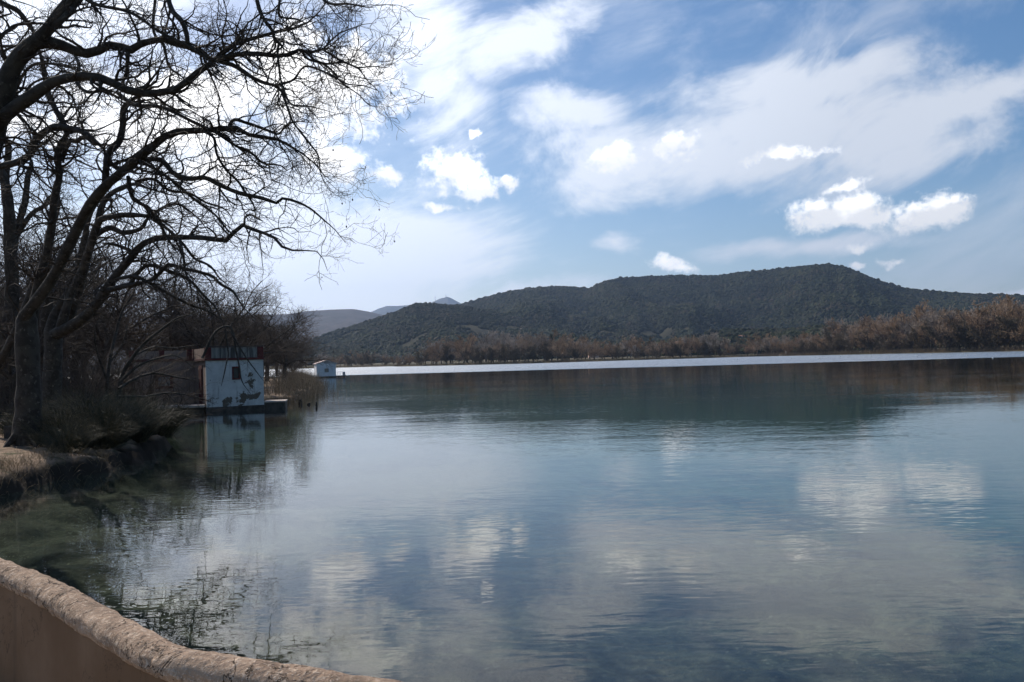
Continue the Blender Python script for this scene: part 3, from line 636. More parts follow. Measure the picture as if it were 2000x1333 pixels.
# generic bare trees
def generic_tree(name, label, cat, h, spread, nlimb, dens, tw, material, bark, forkh=.22, up=.55, lv=4, group=None, trunk_r=None, twigdens=1.0, kink=.2):
    """bare tree standing at the origin; trunk, limbs and twigs"""
    t = thing(name, label, cat, (0, 0, 0), 0, group); tr = trunk_r or h * .022
    T = Tubes(); fh = h * forkh
    tp = np.array([(0, 0, -.4), (0, 0, .2), (.03 * h * rng.normal() * .3, 0, fh * .6), (.05 * rng.normal(), .05 * rng.normal(), fh)]); T.add(catmull(np.column_stack([tp, [1.3 * tr, 1.1 * tr, .9 * tr, .85 * tr]]), 8)[None, :, :3], np.linspace(1.25, .85, 8)[None] * tr, 8)
    T.build('trunk', bark, t)
    top = tp[-1]; ang = np.arange(nlimb) * 2.4 + rng.uniform(0, 6); upv = rng.uniform(up - .15, up + .2, nlimb); upv[0] = 1.6
    D = np.stack([np.cos(ang) * spread, np.sin(ang) * spread, upv], 1)
    S_ = np.tile(top, (nlimb, 1)); S_[:, 2] -= rng.uniform(0, fh * .25, nlimb)
    P0, R0 = grow(S_, D, np.full(nlimb, h - fh) * rng.uniform(.75, 1.05, nlimb), np.full(nlimb, tr * .46), 12, .17, (0, 0, .15), .1, r1=tw * 3)
    L = Tubes(); L.add(P0, R0, 6); L.build('limbs', bark, t)
    B = Tubes(); s = h / 12
    q = spawn(P0, R0, 2.3 * dens / s, .12, 1, 25, 65, 1.6 * s, 4.2 * s, .45, .045 * s, (0, 0, .1), .45)
    P1, R1 = grow(*q, 7, kink, (0, 0, .1), .25, r1=tw * 1.6); B.add(P1, R1, 4)
    q = spawn(P1, R1, 2.6 * dens / s, .1, 1, 25, 70, .7 * s, 1.9 * s, .5, .02 * s, (0, 0, .1), .4)
    P2, R2 = grow(*q, 5, kink, (0, 0, .05), .25, r1=tw * 1.1); B.add(P2, R2, 3)
    q = spawn(P2, R2, 2.6 * twigdens / s, .1, 1, 25, 65, .35 * s, .9 * s, .7, .014 * s, (0, 0, 0), .3)
    P3, R3 = grow(*q, 3, kink, (0, 0, .05), .2, r1=tw); B.add(P3, np.maximum(R3, tw), 3)
    B.build('twigs', material, t, stuff=True)
    print(name, len(P1), len(P2), len(P3))
    return t
protos = [generic_tree('bare_tree', 'x', 'tree', 12.5, .85, 8, 1.2, .008, M['bgtwig'], M['bark'], .25, .62, group='leafless trees of the shore wood') for _ in range(4)]
spots = [  # x, y, scale of the shore wood on the left
 (-26.5, 42, 1.0), (-30, 47, 1.05), (-27, 54, 1.0), (-35, 55, 1.1), (-22.6, 62, .85), (-27, 66, .95), (-32.5, 70, 1.0), (-41, 66, 1.1), (-47, 78, 1.15), (-24.5, 78, .82), (-30, 84, .95),
 (-38, 88, 1.05), (-50, 96, 1.1), (-30, 100, .85), (-37, 108, .92), (-46, 118, 1.0), (-60, 120, 1.1), (-75, 130, 1.15), (-52, 138, .95), (-66, 150, 1.0), (-86, 160, 1.1), (-22, 38, .72), (-29, 36, .85), (-38, 44, 1.0), (-33, 62, 1.0), (-57, 84, 1.15), (-44, 55, 1.1), (-100, 150, 1.2), (-72, 104, 1.2), (-23.5, 70, .8), (-28, 76, .85), (-34.5, 96, .85), (-25, 90, .74), (-29, 94, .78), (-62, 70, 1.2)]
first = [True] * 4
for i, (x, y, s) in enumerate(spots + [(-28.5, 45.5, .85), (-20.8, 34, .6), (-31, 52, 1.0)]):
    p = protos[i % 4]; lab = 'leafless tree in the dark wood ' + ('just behind the boathouse wing' if y < 58 and x > -32 else 'right behind the boathouse parapet' if x > -29 and y < 82 else 'far back along the shore path' if y > 112 else 'deep inland behind the tree trunks' if x < -40 else 'between the boathouse and the far clump' if x > -31 else 'behind the grass tussocks' if y > 37 else 'among the plane trunks at the left')
    z = gz(x, y) - .05
    if first[i % 4]:
        first[i % 4] = False; p.location = (x, y, z); p.scale = (s,) * 3; p['label'] = lab
    else: dup(p, (x, y, z), random.uniform(0, 6.28), s, lab)
# clump at the end of the bank, right of the boathouse
for i, (px, d, s) in enumerate([(520, 140, .95), (540, 150, .95), (556, 150, .82), (512, 156, 1.0), (571, 156, .66), (490, 150, 1.05), (470, 146, 1.0)]):
    x = (px - 1000) / F * d; dup(protos[(i * 3 + 1) % 4], (x, d, gz(x, d) - .05), random.uniform(0, 6.28), (s * .9, s * .9, s), 'leafless tree in the open clump right of the boathouse roof', 'trees in the clump beyond the boathouse')

# thicket of bare shrubs
def shrub(name, label, h, n, spread, tw, material, group, trop=.0):
    t = thing(name, label, 'shrub', (0, 0, 0), 0, group); B = Tubes()
    a = rng.uniform(0, 6.28, n); D = np.stack([np.cos(a) * spread * rng.uniform(.3, 1, n), np.sin(a) * spread * rng.uniform(.3, 1, n), np.full(n, 1.0)], 1)
    P0, R0 = grow(np.column_stack([rng.normal(0, .15 * h * .3, (n, 2)), np.full(n, -.1)]), D, rng.uniform(.7, 1.1, n) * h, np.full(n, .012 * h * .5 + .006), 8, .12, (0, 0, trop), -.3, r1=tw)
    B.add(P0, R0, 5)
    q = spawn(P0, R0, 4 / (h / 3), .2, 1, 20, 60, .3 * h, .5 * h, .6, .012, (0, 0, 0), .5); P1, R1 = grow(*q, 5, .14, (0, 0, 0), -.2, r1=tw); B.add(P1, R1, 3)
    q = spawn(P1, R1, 5 / (h / 3), .1, 1, 20, 60, .1 * h, .25 * h, .7, .007, (0, 0, 0), .4); P2, R2 = grow(*q, 3, .14, (0, 0, 0), 0, r1=tw); B.add(P2, R2, 3)
    B.build('stems', material, t, stuff=True); return t
sp = [shrub('bare_shrub', 'x', 3.2, 16, .8, .004, M['bgtwig'], 'bare shrubs under the wood') for _ in range(3)]
k = 0
shr = [(-14.5, 33), (-16.8, 36.5), (-18.5, 40), (-20.5, 40), (-17, 33), (-20, 36), (-23, 43), (-23.5, 47), (-24.5, 51), (-23, 55.5), (-21, 58), (-19.5, 60), (-26, 58), (-21, 65), (-25, 46), (-19, 31), (-22, 34), (-26, 39), (-25, 62), (-29, 58), (-30, 51), (-33, 47), (-24, 72), (-27, 80), (-30, 90), (-35, 78), (-40, 100), (-27, 50), (-31, 42), (-36, 60), (-40, 72), (-45, 90), (-34, 66), (-50, 110), (-24, 84), (-28, 104), (-34, 122)]
for i, (x, y) in enumerate(shr):
    p = sp[i % 3]; s = random.uniform(.8, 1.35); lab = 'leafless brown shrub ' + ('behind the grass tussocks' if y < 37 else 'by the jetty left of the boathouse' if y < 47 and x > -24 else 'against the boathouse wing' if y < 60 and x > -25 else 'in the reeds beyond the boathouse' if x > -26 else 'deep in the wood behind the boathouse' if y < 80 else 'far along the shore path')
    if k < 3: p.location = (x, y, gz(x, y)); p['label'] = lab; p.scale = (s,) * 3; k += 1
    else: dup(p, (x, y, gz(x, y)), random.uniform(0, 6.28), s, lab)

# leaning sapling over the water in front of the boathouse
def lean_tree(name, label, limbs, base, dens=1.0):
    t = thing(name, label, 'tree', base, 0, None); org = np.asarray(base, float); PL = []; RL = []
    for i, (pts, d0, d1) in enumerate(limbs):
        P, rd = limb3(pts, d0, d1); L = Tubes(); L.add(P[None], rd[None], 7); L.build('trunk' if i == 0 else 'limb', M['bark'], t, origin=org); PL.append(P); RL.append(rd)
    PL = np.array(PL); RL = np.array(RL); B = Tubes()
    q = spawn(PL, RL, 1.5 * dens, .15, 1, 25, 70, .6, 2.2, .5, .015, (.3, 0, -.2), .4); P1, R1 = grow(*q, 8, .15, (.2, 0, -.25), .3, r1=.004); B.add(P1, R1, 4)
    q = spawn(P1, R1, 2.2, .1, 1, 25, 70, .3, .9, .6, .008, (0, 0, 0), .4); P2, R2 = grow(*q, 5, .16, (0, 0, -.1), .3, r1=.004); B.add(P2, R2, 3)
    q = spawn(P2, R2, 2.2, .1, 1, 25, 70, .15, .4, .7, .006, (0, 0, 0), .4); P3, R3 = grow(*q, 3, .16, (0, 0, 0), .2, r1=.003); B.add(P3, R3, 3)
    B.build('twigs', M['twig'], t, stuff=True, origin=org)
b1 = ground_at(228, 800, 31)
lean_tree('leaning_tree', 'slender leafless tree leaning right over the water in front of the boathouse', [
 ([(228, 802, 4.5), (232, 770, 4), (240, 730, 3.8), (262, 695, 3.4), (285, 668, 2.8), (320, 640, 2.2), (350, 620, 1.6), (390, 612, 1)], 31, 33),
 ([(232, 760, 3), (260, 742, 2.6), (300, 730, 2.2), (350, 738, 1.6), (395, 745, 1)], 31, 34),
 ([(236, 745, 3), (270, 715, 2.4), (310, 700, 1.8), (345, 696, 1.2), (380, 720, .8)], 31.3, 33),
 ([(230, 775, 3), (280, 775, 2.4), (330, 768, 1.8), (380, 775, 1.2), (420, 790, .8)], 31, 34),
 ([(262, 695, 2), (300, 678, 1.6), (340, 680, 1.2), (400, 672, .9)], 32, 35)], b1, 1.3)
b2 = ground_at(205, 800, 33)
lean_tree('leaning_tree', 'thin leafless tree standing between the tussock and the leaning tree', [
 ([(205, 800, 4), (212, 720, 3.4), (224, 660, 2.8), (238, 610, 2.2), (262, 570, 1.6), (270, 530, 1)], 33, 34),
 ([(208, 740, 2.4), (190, 690, 2), (185, 650, 1.6), (196, 610, 1)], 33, 33), ([(214, 710, 2), (240, 670, 1.6), (250, 630, 1)], 33, 34)], b2, 1.2)
b3 = ground_at(430, 790, 52)
lean_tree('drooping_tree', 'leafless boughs drooping in front of the white boathouse wall', [
 ([(395, 700, 2.6), (420, 650, 2.4), (450, 640, 2), (462, 690, 1.8), (468, 720, 1.6), (470, 735, 1.4), (475, 750, 1.2), (490, 770, .8)], 44.5, 44.5),
 ([(440, 645, 2), (446, 690, 1.6), (443, 705, 1.4), (438, 730, 1.2), (432, 755, .8)], 44.4, 44.2),
 ([(450, 648, 1.6), (475, 690, 1.4), (485, 705, 1.2), (500, 725, 1), (515, 745, .7)], 44.6, 44.4)], b3 * 0 + np.array(at(395, 700, 44.5)), .6)

# ------------------------------------------------------------------ grass tussocks and reeds
def blades_mat(name, a, b_, rnd=.2): return mat(name, two(a, b_, 9, .42, .62, bs=0, rnd=rnd), .6, .35)
M['tuss'] = blades_mat('tussock blades', (.022, .024, .011), (.11, .09, .045))
M['reed'] = blades_mat('dry reeds', (.14, .095, .05), (.32, .23, .13))
def blade_set(S_, D, L, wd, nseg=4, droop=.9):
    P, Rd = grow(S_, D, L, wd, nseg, .05, (0, 0, 0), -droop * 2.2, r1=.001); return P, Rd
def tussock(name, label, loc, n, h, wd, spread, material, group):
    t = thing(name, label, 'grass', loc, 0, group); B = Tubes()
    a = rng.uniform(0, 6.28, n); m_ = rng.uniform(0, 1, n) ** .7 * spread
    D = np.stack([np.cos(a) * m_, np.sin(a) * m_, np.ones(n)], 1); S_ = np.stack([np.cos(a) * m_ * .35, np.sin(a) * m_ * .35, np.full(n, -.05)], 1)
    P, Rd = blade_set(S_, D, rng.uniform(.5, 1.15, n) * h, np.full(n, wd)); B.add(P, Rd, 3); B.build('blades', material, t, stuff=True); return t
tus = [(-11.5, 23.2, 1.6), (-12.1, 23.6, 1.9), (-13.2, 24.4, 1.9), (-11.5, 24.6, 1.6), (-12.3, 25.6, 2.0), (-13.9, 26.4, 1.9), (-11.2, 22.2, 1.3), (-12.4, 22.4, 1.5), (-13.6, 28.4, 1.9), (-11.9, 26.8, 1.8), (-14.6, 24.8, 1.4), (-13.2, 30.3, 1.7), (-14.8, 30.8, 1.7), (-11.2, 20.6, 1.0), (-11.6, 21.4, 1.1)]
pt = [tussock('grass_tussock', 'x', (0, 0, 0), 650, 1.0, .0065, 1.0, M['tuss'], 'grass tussocks at the water edge') for _ in range(2)]
for i, (x, y, s) in enumerate(tus):
    lab = ['tall dark grass tussock ', 'low dark grass tussock '][s < 1.6] + ('overhanging the water at the front of the clump' if y < 23 else 'in the middle of the clump right of the trunks' if y < 25.2 else 'behind the clump near the second trunk' if y < 28 else 'at the back of the clump near the leaning tree'); z = max(gz(x, y), .05)
    if i < 2: pt[i].location = (x, y, z); pt[i].scale = (s * .8, s * .8, s * .85); pt[i]['label'] = lab
    else: dup(pt[i % 2], (x, y, z), random.uniform(0, 6.28), (s * .8, s * .8, s * .85), lab)
def reed_bed(name, label, pts, h0, h1, wd, material, lean=.25, droop=.5):
    n = len(pts); z = np.maximum(ground_z(pts), -.25); a = rng.uniform(0, 6.28, n)
    D = np.stack([np.cos(a) * lean * rng.random(n), np.sin(a) * lean * rng.random(n), np.ones(n)], 1)
    P, Rd = blade_set(np.column_stack([pts, z]), D, rng.uniform(h0, h1, n), np.full(n, wd), 4, droop); B = Tubes(); B.add(P, Rd, 3)
    o = B.build(name, material); tag(o, label, 'reeds', kind='stuff'); return o
def along(path, n, width):
    p = np.array(path, float); seg = np.linalg.norm(np.diff(p, axis=0), axis=1); c = np.concatenate([[0], np.cumsum(seg)]); t = rng.random(n) * c[-1]
    x = np.interp(t, c, p[:, 0]); y = np.interp(t, c, p[:, 1]); return np.column_stack([x, y]) + rng.normal(0, width, (n, 2))
reed_bed('reed_bed', 'brown dry reeds along the shore right of the boathouse', along([(-17.8, 57), (-16.4, 60), (-18, 70), (-22.5, 88), (-29, 114), (-40, 148)], 4500, 1.2), .7, 1.9, .013, M['reed'], .5, .9)
reed_bed('reed_bed', 'few pale reed stalks standing in the water near the jetty', along([(-14.2, 52), (-15.4, 57), (-13.2, 55)], 160, .7), .7, 1.3, .007, M['reed'], .45, .7)
reed_bed('grass_verge', 'short dry grass and roots along the broken bank edge', along([(-13.6, 13.5), (-11.5, 15), (-11.0, 16.6), (-11.4, 17.9), (-11, 19.2), (-10.4, 21)], 1500, .4), .12, .5, .0045, M['reed'], 1.3, 1.6)
reed_bed('grass_verge', 'thin green brown grass between the plane tree trunks', along([(-16, 25), (-15.5, 29), (-18, 33), (-21, 37)], 5000, 1.0), .15, .5, .006, M['tuss'], .7, .8)
reed_bed('reed_bed', 'pinkish reeds lining the far right shore', along([dpx(1485, 618), dpx(1530, 584), dpx(1600, 545), dpx(1700, 506), dpx(1800, 466), dpx(1900, 436), dpx(2000, 405), dpx(2150, 366)], 5200, 3.2), 1.5, 3.2, .10, M['reed'], .3, .2)
reed_bed('reed_bed', 'low brown reeds lining the middle of the far shore', along([dpx(560, 724), dpx(680, 664), dpx(775, 645), dpx(786, 565), dpx(860, 545), dpx(1000, 515), dpx(1120, 535), dpx(1250, 565), dpx(1400, 605), dpx(1480, 620)], 3600, 2.0), .6, 1.8, .09, M['reed'], .3, .2)

# ------------------------------------------------------------------ far shore trees
M['ft1'] = mat('far brown twigs', two((.24, .155, .09), (.40, .27, .165), .25, bs=0, rnd=.22)); M['ft2'] = mat('far grey twigs', two((.30, .25, .21), (.42, .35, .29), .3, bs=0, rnd=.15))
M['ft3'] = mat('far dark twigs', two((.09, .07, .04), (.17, .12, .07), .25, bs=0, rnd=.25)); M['fbark'] = mat('far bark', two((.09, .07, .05), (.15, .12, .09), 1, bs=0)); M['wbark'] = mat('white bark', two((.36, .33, .30), (.46, .43, .40), 1, bs=0))
G = 'leafless trees along the far shore'
far = {}
far['brown'] = [generic_tree('far_tree', 'x', 'tree', 15, .55, 6, 1.1, .05, M['ft1'], M['fbark'], .15, .75, group=G, twigdens=.8) for _ in range(3)]
far['grey'] = [generic_tree('far_tree', 'x', 'tree', 17, .35, 6, 1.1, .045, M['ft2'], M['fbark'], .18, 1.0, group=G, twigdens=.8) for _ in range(2)]
far['dark'] = [generic_tree('far_tree', 'x', 'tree', 12, .6, 6, 1.1, .055, M['ft3'], M['fbark'], .1, .7, group=G, twigdens=.9) for _ in range(2)]
used = set()
labs = {'brown': 'leafless reddish brown tree %s', 'grey': 'leafless pale grey tree %s', 'dark': 'low dark bushy leafless tree %s'}
ZONES = [(590, 'left of the small boathouse'), (665, 'directly behind the small boathouse'), (780, 'left of the reedy spit'), (880, 'on the reedy spit'), (980, 'right of the reedy spit'),
         (1060, 'just left of the cypress'), (1150, 'just right of the cypress'), (1240, 'by the pink farmhouse'), (1330, 'in the middle of the far shore'), (1420, 'left of the meadow gap'), (1500, 'around the meadow gap'),
         (1560, 'behind the marker post'), (1630, 'left of the white barked tree'), (1700, 'around the white barked tree'), (1790, 'right of the white barked tree'), (1880, 'behind the long pinkish reeds'), (1950, 'near the right edge'), (9999, 'at the right edge')]
ROWS = ['at the waterline', 'in the second row', 'in the third row', 'in the back row']
def zone(px, row): return ROWS[row] + ' ' + next(t for lim, t in ZONES if px < lim)
def put_far(kind, x, y, s, where=''):
    lst = far[kind]; i = random.randrange(len(lst)); p = lst[i]; z = gz(x, y) - .1; lab = labs[kind] % where
    if (kind, i) not in used: used.add((kind, i)); p.location = (x, y, z); p.scale = (s,) * 3; p['label'] = lab
    else: dup(p, (x, y, z), random.uniform(0, 6.28), (s * random.uniform(.85, 1.15), s, s), lab)
def shore_d(px):
    return float(np.interp(px, [420, 560, 680, 770, 782, 860, 1000, 1120, 1250, 1400, 1480, 1530, 1600, 1700, 1800, 1900, 2000, 2150], [760, 720, 660, 640, 560, 540, 510, 530, 560, 600, 615, 580, 540, 500, 460, 430, 400, 360]))
topy = lambda px: float(np.interp(px, [420, 560, 600, 700, 790, 840, 900, 960, 1020, 1080, 1140, 1180, 1230, 1300, 1360, 1430, 1500, 1560, 1600, 1650, 1700, 1760, 1830, 1900, 2000, 2100], [700, 700, 692, 688, 692, 668, 658, 651, 645, 652, 658, 664, 662, 656, 649, 655, 655, 648, 640, 625, 618, 605, 590, 582, 580, 575]))
nf = 0
for row, (off, n, hs) in enumerate(((7, 74, .72), (22, 66, .9), (42, 62, 1.0), (70, 50, 1.08))):
    for i in range(n):
        px = 540 + (2130 - 540) * (i + random.random() * .9) / n; d = shore_d(px) + off * (1 if px > 780 else 1.4) + random.uniform(-5, 5)
        if 1395 < px < 1478 and row > 0 and random.random() < .7: continue
        x = (px - 1000) / F * d; hz = 731 - .0275 * px
        hgt = (hz - topy(px)) / F * d + 1.5
        hgt *= hs * random.uniform(.70, 1.12)
        if hgt < 5: hgt = 5
        kind = random.choices(['brown', 'grey', 'dark'], [.62, .25, .35] if row < 2 else [.6, .5, .1])[0]
        if 930 < px < 1050 and row >= 2: kind = 'grey'
        if 1500 < px < 1980 and row == 3: kind = 'grey'
        if row == 0: kind = random.choice(['dark', 'dark', 'brown'])
        H0 = {'brown': 15, 'grey': 17, 'dark': 12}[kind]; put_far(kind, x, d, hgt / H0, zone(px, row)); nf += 1
print('far trees', nf)
# single pale barked tree, cypress
wt = generic_tree('birch_tree', 'tall white barked leafless tree standing out above the brown trees on the far right shore', 'tree', 20, .5, 6, 1.2, .055, M['ft2'], M['wbark'], .28, .9, twigdens=.8, trunk_r=.26)
d = 575; x = (1650 - 1000) / F * d; wt.location = (x, d, .5); wt.scale = (1.38,) * 3
M['cyp'] = mat('cypress', two((.02, .03, .014), (.04, .05, .022), .8, bs=.8, bd=.3))
def cypress(px, d, h, lab):
    x = (px - 1000) / F * d; t = thing('cypress_tree', lab, 'tree', (x, d, gz(x, d))); n = 420
    tube('trunk', [(0, 0, 0), (0, 0, h * .4)], [.25, .15], 6, M['fbark'], t)
    z = rng.uniform(.06, .93, n); rr = .17 * h * np.sin(np.pi * np.clip(z, .05, 1) ** .75) ** .7 * (1 - .25 * z) * .75; a = rng.uniform(0, 6.28, n)
    S_ = np.stack([np.cos(a) * rr * .3, np.sin(a) * rr * .3, z * h - .6], 1); D = np.stack([np.cos(a) * rr, np.sin(a) * rr, np.full(n, 1.4)], 1)
    P, Rd = grow(S_, D, np.full(n, .11 * h), np.full(n, .22), 3, .15, (0, 0, 0), 0, r1=.04); B = Tubes(); B.add(P, Rd, 5); B.build('crown', M['cyp'], t, stuff=True)
cypress(1077, 585, 19, 'dark pointed cypress rising above the far shore trees')
cypress(1405, 640, 9, 'small dark conifer low on the far shore near the meadow gap')

# far houses
M['wallp'] = mat('pink house wall', two((.55, .36, .28), (.62, .44, .36), 1, bs=0)); M['wallw'] = mat('white house wall', two((.62, .6, .56), (.7, .68, .65), 1, bs=0)); M['tile'] = mat('roof tile', two((.30, .13, .08), (.38, .19, .12), 2, bs=.3))
M['dark'] = mat('dark opening', two((.02, .02, .022), (.035, .035, .035), 2, bs=0), .4)
def far_house(px, d, w_, dp, h, wall, lab, rz=.2, z0=None):
    x = (px - 1000) / F * d; z = gz(x, d) if z0 is None else z0
    t = thing('farm_house', lab, 'house', (x, d, z), rz)
    MB().box(-w_/2, w_/2, -dp/2, dp/2, -1, h).build('wall', wall, t)
    MB().prism([(-dp/2 - .4, h + .01), (dp/2 + .4, h + .01), (0, h + dp * .22)], -w_/2 - .4, w_/2 + .4).build('roof', M['tile'], t).rotation_euler = (0, 0, math.pi/2)
    for k_ in (-.3, 0, .3):
        MB().box(k_ * w_ - .4, k_ * w_ + .5, -dp/2 - .05, -dp/2 + .1, h * .45, h * .75).build('window', M['dark'], t)
far_house(1158, 720, 8, 6, 6.5, M['wallp'], 'pinkish farmhouse half hidden behind the far shore trees')
far_house(1464, 700, 7, 6, 5.0, M['wallp'], 'orange roofed hut by the meadow gap on the far shore', -.2)
far_house(1448, 860, 5, 5, 17, M['wallw'], 'small white house higher up behind the meadow gap', .3)
far_house(1330, 800, 10, 7, 12, M['wallp'], 'long pale house behind the far trees right of the farmhouse', .1)

# far jetty post and buoys
M['white'] = mat('white paint', two((.66, .65, .63), (.76, .75, .73), 1.5, bs=.1), .5)
p = onz(1534, 690, 0); d = 583; x = (1534 - 1000) / F * d
t = thing('marker_post', 'pale marker post beside a small landing on the far shore', 'post', (x, d, .3)); tube('post', [(0, 0, -.5), (0, 0, 3.2)], [.35, .3], 6, M['white'], t); MB().box(-4.5, -.6, -1, 1, .1, .5).build('landing', M['white'], t)
def ball(name, r, z, material, parent, sides=10):
    th = np.linspace(0, np.pi, 8); P = np.stack([np.zeros(8), np.zeros(8), z - r * np.cos(th)], 1); return tube(name, P, np.maximum(r * np.sin(th), .001), sides, material, parent)
bu = None
for i, (px, d) in enumerate([(1545, 300), (1600, 275), (1640, 330), (1655, 285), (1700, 300), (1735, 240), (1766, 330), (1790, 262), (1818, 290), (1850, 242), (1880, 300), (1888, 232), (1905, 262), (1937, 178), (1945, 205), (1968, 250), (1950, 232), (1995, 215), (1240, 430), (1440, 330)]):
    x = (px - 1000) / F * d; lab = 'small white float on the ruffled water before the right far shore'
    if bu is None:
        bu = thing('buoy', lab, 'buoy', (x, d, 0), 0, 'white floats on the far water'); ball('float', .22, .08, M['white'], bu); tube('ring', [(0, 0, .28), (0, 0, .36)], [.05, .05], 5, M['white'], bu)
    else: dup(bu, (x, d, 0), i, (.55 if d < 260 else .9) + (i % 3) * .15, lab)

# ------------------------------------------------------------------ old boathouse
def plaster_fn(n, b):
    v = n.tc
    base = n.mix(n.smooth(n.noise(v, 1.4, 6, .65), .35, .7), (.62, .62, .60), (.47, .47, .46))
    sep_ = n.node('ShaderNodeSeparateXYZ'); n.l.new(v, sep_.inputs[0]); z = sep_.outputs[2]; x = sep_.outputs[0]
    pn = n.noise(v, 1.7, 7, .62, .4)
    low = n.smooth(z, 1.35, .55, 0, .26)
    pe = n.math('ADD', pn, low)
    # a peeled hole on the right half of the lake wall
    wv = n.vec('ADD', v, n.vec('SCALE', n.vec('SUBTRACT', n.noise(v, 3.4, 3, .7, col=True), (.5, .5, .5)), scale=.75))
    dh = n.vec('LENGTH', n.mapping(wv, (2.45, 0, 1.7), (0, 0, .3), (.36, 9, .75), 'TEXTURE')); hole = n.smooth(dh, 1.1, .1, 0, .24)
    dl = n.vec('LENGTH', n.mapping(wv, (1.5, 0, .72), (0, -.12, 0), (2.0, 9, .40), 'TEXTURE')); hole2 = n.smooth(dl, 1.2, .1, 0, .20)
    peel = n.smooth(n.math('ADD', n.math('ADD', pn, hole), n.math('ADD', hole2, n.math('MULTIPLY', low, .2))), .66, .70)
    c = n.mix(peel, base, n.mix(n.noise(v, 8, 4), (.07, .06, .05), (.20, .16, .12)))
    st = n.noise(n.mapping(v, sc=(5, 5, .5)), 1.0, 4, .6)
    c = n.mix(n.math('MULTIPLY', n.smooth(st, .55, .72), .5), c, (.16, .15, .14))
    c = n.mix(n.smooth(n.noise(v, 7, 4, .6), .66, .71), c, (.12, .115, .11))
    return c, n.bump(n.math('SUBTRACT', n.noise(v, 9, 5), n.math('MULTIPLY', peel, .9)), .5, .02)
M['plaster'] = mat('peeling white plaster', plaster_fn, .9, .2)
def stain_fn(n, b):
    v = n.tc; st = n.noise(n.mapping(v, sc=(4.5, 4.5, .35)), 1.0, 5, .6)
    c = n.mix(n.smooth(st, .38, .62), (.26, .25, .23), (.06, .055, .05)); return c, n.bump(n.noise(v, 9, 4), .3, .01)
M['stain'] = mat('stained parapet plaster', stain_fn)
M['pinkp'] = mat('plaster tinted for sun and shade', two((.26, .185, .145), (.36, .26, .21), 2, bs=.3, pos=False))  # filtered sunlight and the wing's tree shade are put into this plaster colour
M['red'] = mat('dull red paint', two((.07, .013, .014), (.12, .028, .024), 3, bs=.3, pos=False), .8)
M['conc'] = mat('wet concrete', two((.045, .038, .032), (.10, .083, .07), 2.5, bs=.5, pos=False))
M['deck'] = mat('pale worn slab', two((.42, .35, .30), (.55, .47, .41), 3, bs=.3, pos=False))
TH = R(30)
# corner between the lit side and the lake wall sits at pixel 403, water line 806
cb = np.array(onz(404, 806, .0)); cb[2] = 0
bh = thing('boathouse', 'old white plastered boathouse with dull red trims and a peeling wall on the water', 'boathouse', cb, TH)
FW, FD, Z0, Z1, Z2 = 3.2, 4.5, .28, 2.93, 3.66
# local axes: x along lake wall (to the right), y into the building; wall built around its openings
def wall_x(name, x0, x1, y0, y1, z0, z1, hole, material):
    m = MB(); hx0, hx1, hz0, hz1 = hole
    m.box(x0, hx0, y0, y1, z0, z1); m.box(hx1, x1, y0, y1, z0, z1); m.box(hx0, hx1, y0, y1, z0, hz0); m.box(hx0, hx1, y0, y1, hz1, z1); return m.build(name, material, bh)
wx0, wx1, wz0, wz1 = 1.42, 1.88, 1.80, 2.56
wall_x('lake_wall', 0, FW, 0, .22, Z0, Z1, (wx0, wx1, wz0, wz1), M['plaster'])
# side wall with the door opening
dy0, dy1, dz1 = 1.15, 2.2, 2.68
m = MB(); m.box(0, .22, .223, dy0, Z0, Z1); m.box(0, .22, dy1, FD, Z0, Z1); m.box(0, .22, dy0, dy1, dz1, Z1); m.build('side_wall', M['pinkp'], bh)
MB().box(FW - .22, FW, .223, FD, Z0, Z1).build('side_wall', M['plaster'], bh); MB().box(.223, FW - .223, FD - .22, FD, Z0, Z1).build('back_wall', M['plaster'], bh)
# window: frame, shutter panes
wf = MB().box(wx0 + .002, wx0 + .08, -.03, .12, wz0, wz1).box(wx1 - .08, wx1 - .002, -.03, .12, wz0, wz1).box(wx0 + .08, wx1 - .08, -.03, .12, wz0, wz0 + .09).box(wx0 + .08, wx1 - .08, -.03, .12, wz1 - .09, wz1).build('window', M['red'], bh)
MB().box(wx0 + .08, wx1 - .08, .06, .09, wz0 + .09, wz1 - .09).build('pane', M['dark'], wf)
dr = MB().box(-.045, .10, dy0 + .002, dy1 - .002, Z0, dz1 - .003).build('door', M['red'], bh)
for i in range(3): MB().box(-.07, -.046, dy0 + .12 + i * .31, dy0 + .33 + i * .31, Z0 + .2, dz1 - .2).build('panel', M['red'], dr)
# cornice, parapet, corner trims
MB().box(-.09, FW + .03, -.09, FD, Z1 + .002, Z1 + .13).build('cornice', M['red'], bh, .01)
MB().box(.30, FW - .34, -.002, .16, Z1 + .132, Z2).build('parapet', M['stain'], bh); MB().box(-.002, .16, .34, FD - .34, Z1 + .132, Z2).build('parapet', M['pinkp'], bh)
MB().box(FW - .16, FW, .34, FD - .34, Z1 + .132, Z2).build('parapet', M['stain'], bh)
for (x0, x1, y0, y1) in ((-.04, .298, -.04, .338), (FW - .338, FW + .0, -.04, .338), (-.04, .298, FD - .338, FD), (FW - .338, FW, FD - .338, FD)):
    MB().box(x0, x1, y0, y1, Z1 + .132, Z2 + .03).build('corner_trim', M['red'], bh, .008)
MB().box(-.06, FW + .02, -.06, .2, Z2 + .032, Z2 + .08).build('parapet_cap', M['dark'], bh)
MB().box(.23, FW - .23, .23, FD - .23, Z1 - .2, Z1 - .05).build('roof', M['conc'], bh)
MB().box(-.06, FW + .04, -.06, FD + .1, -1.2, Z0 - .003).build('plinth', M['conc'], bh, .03)
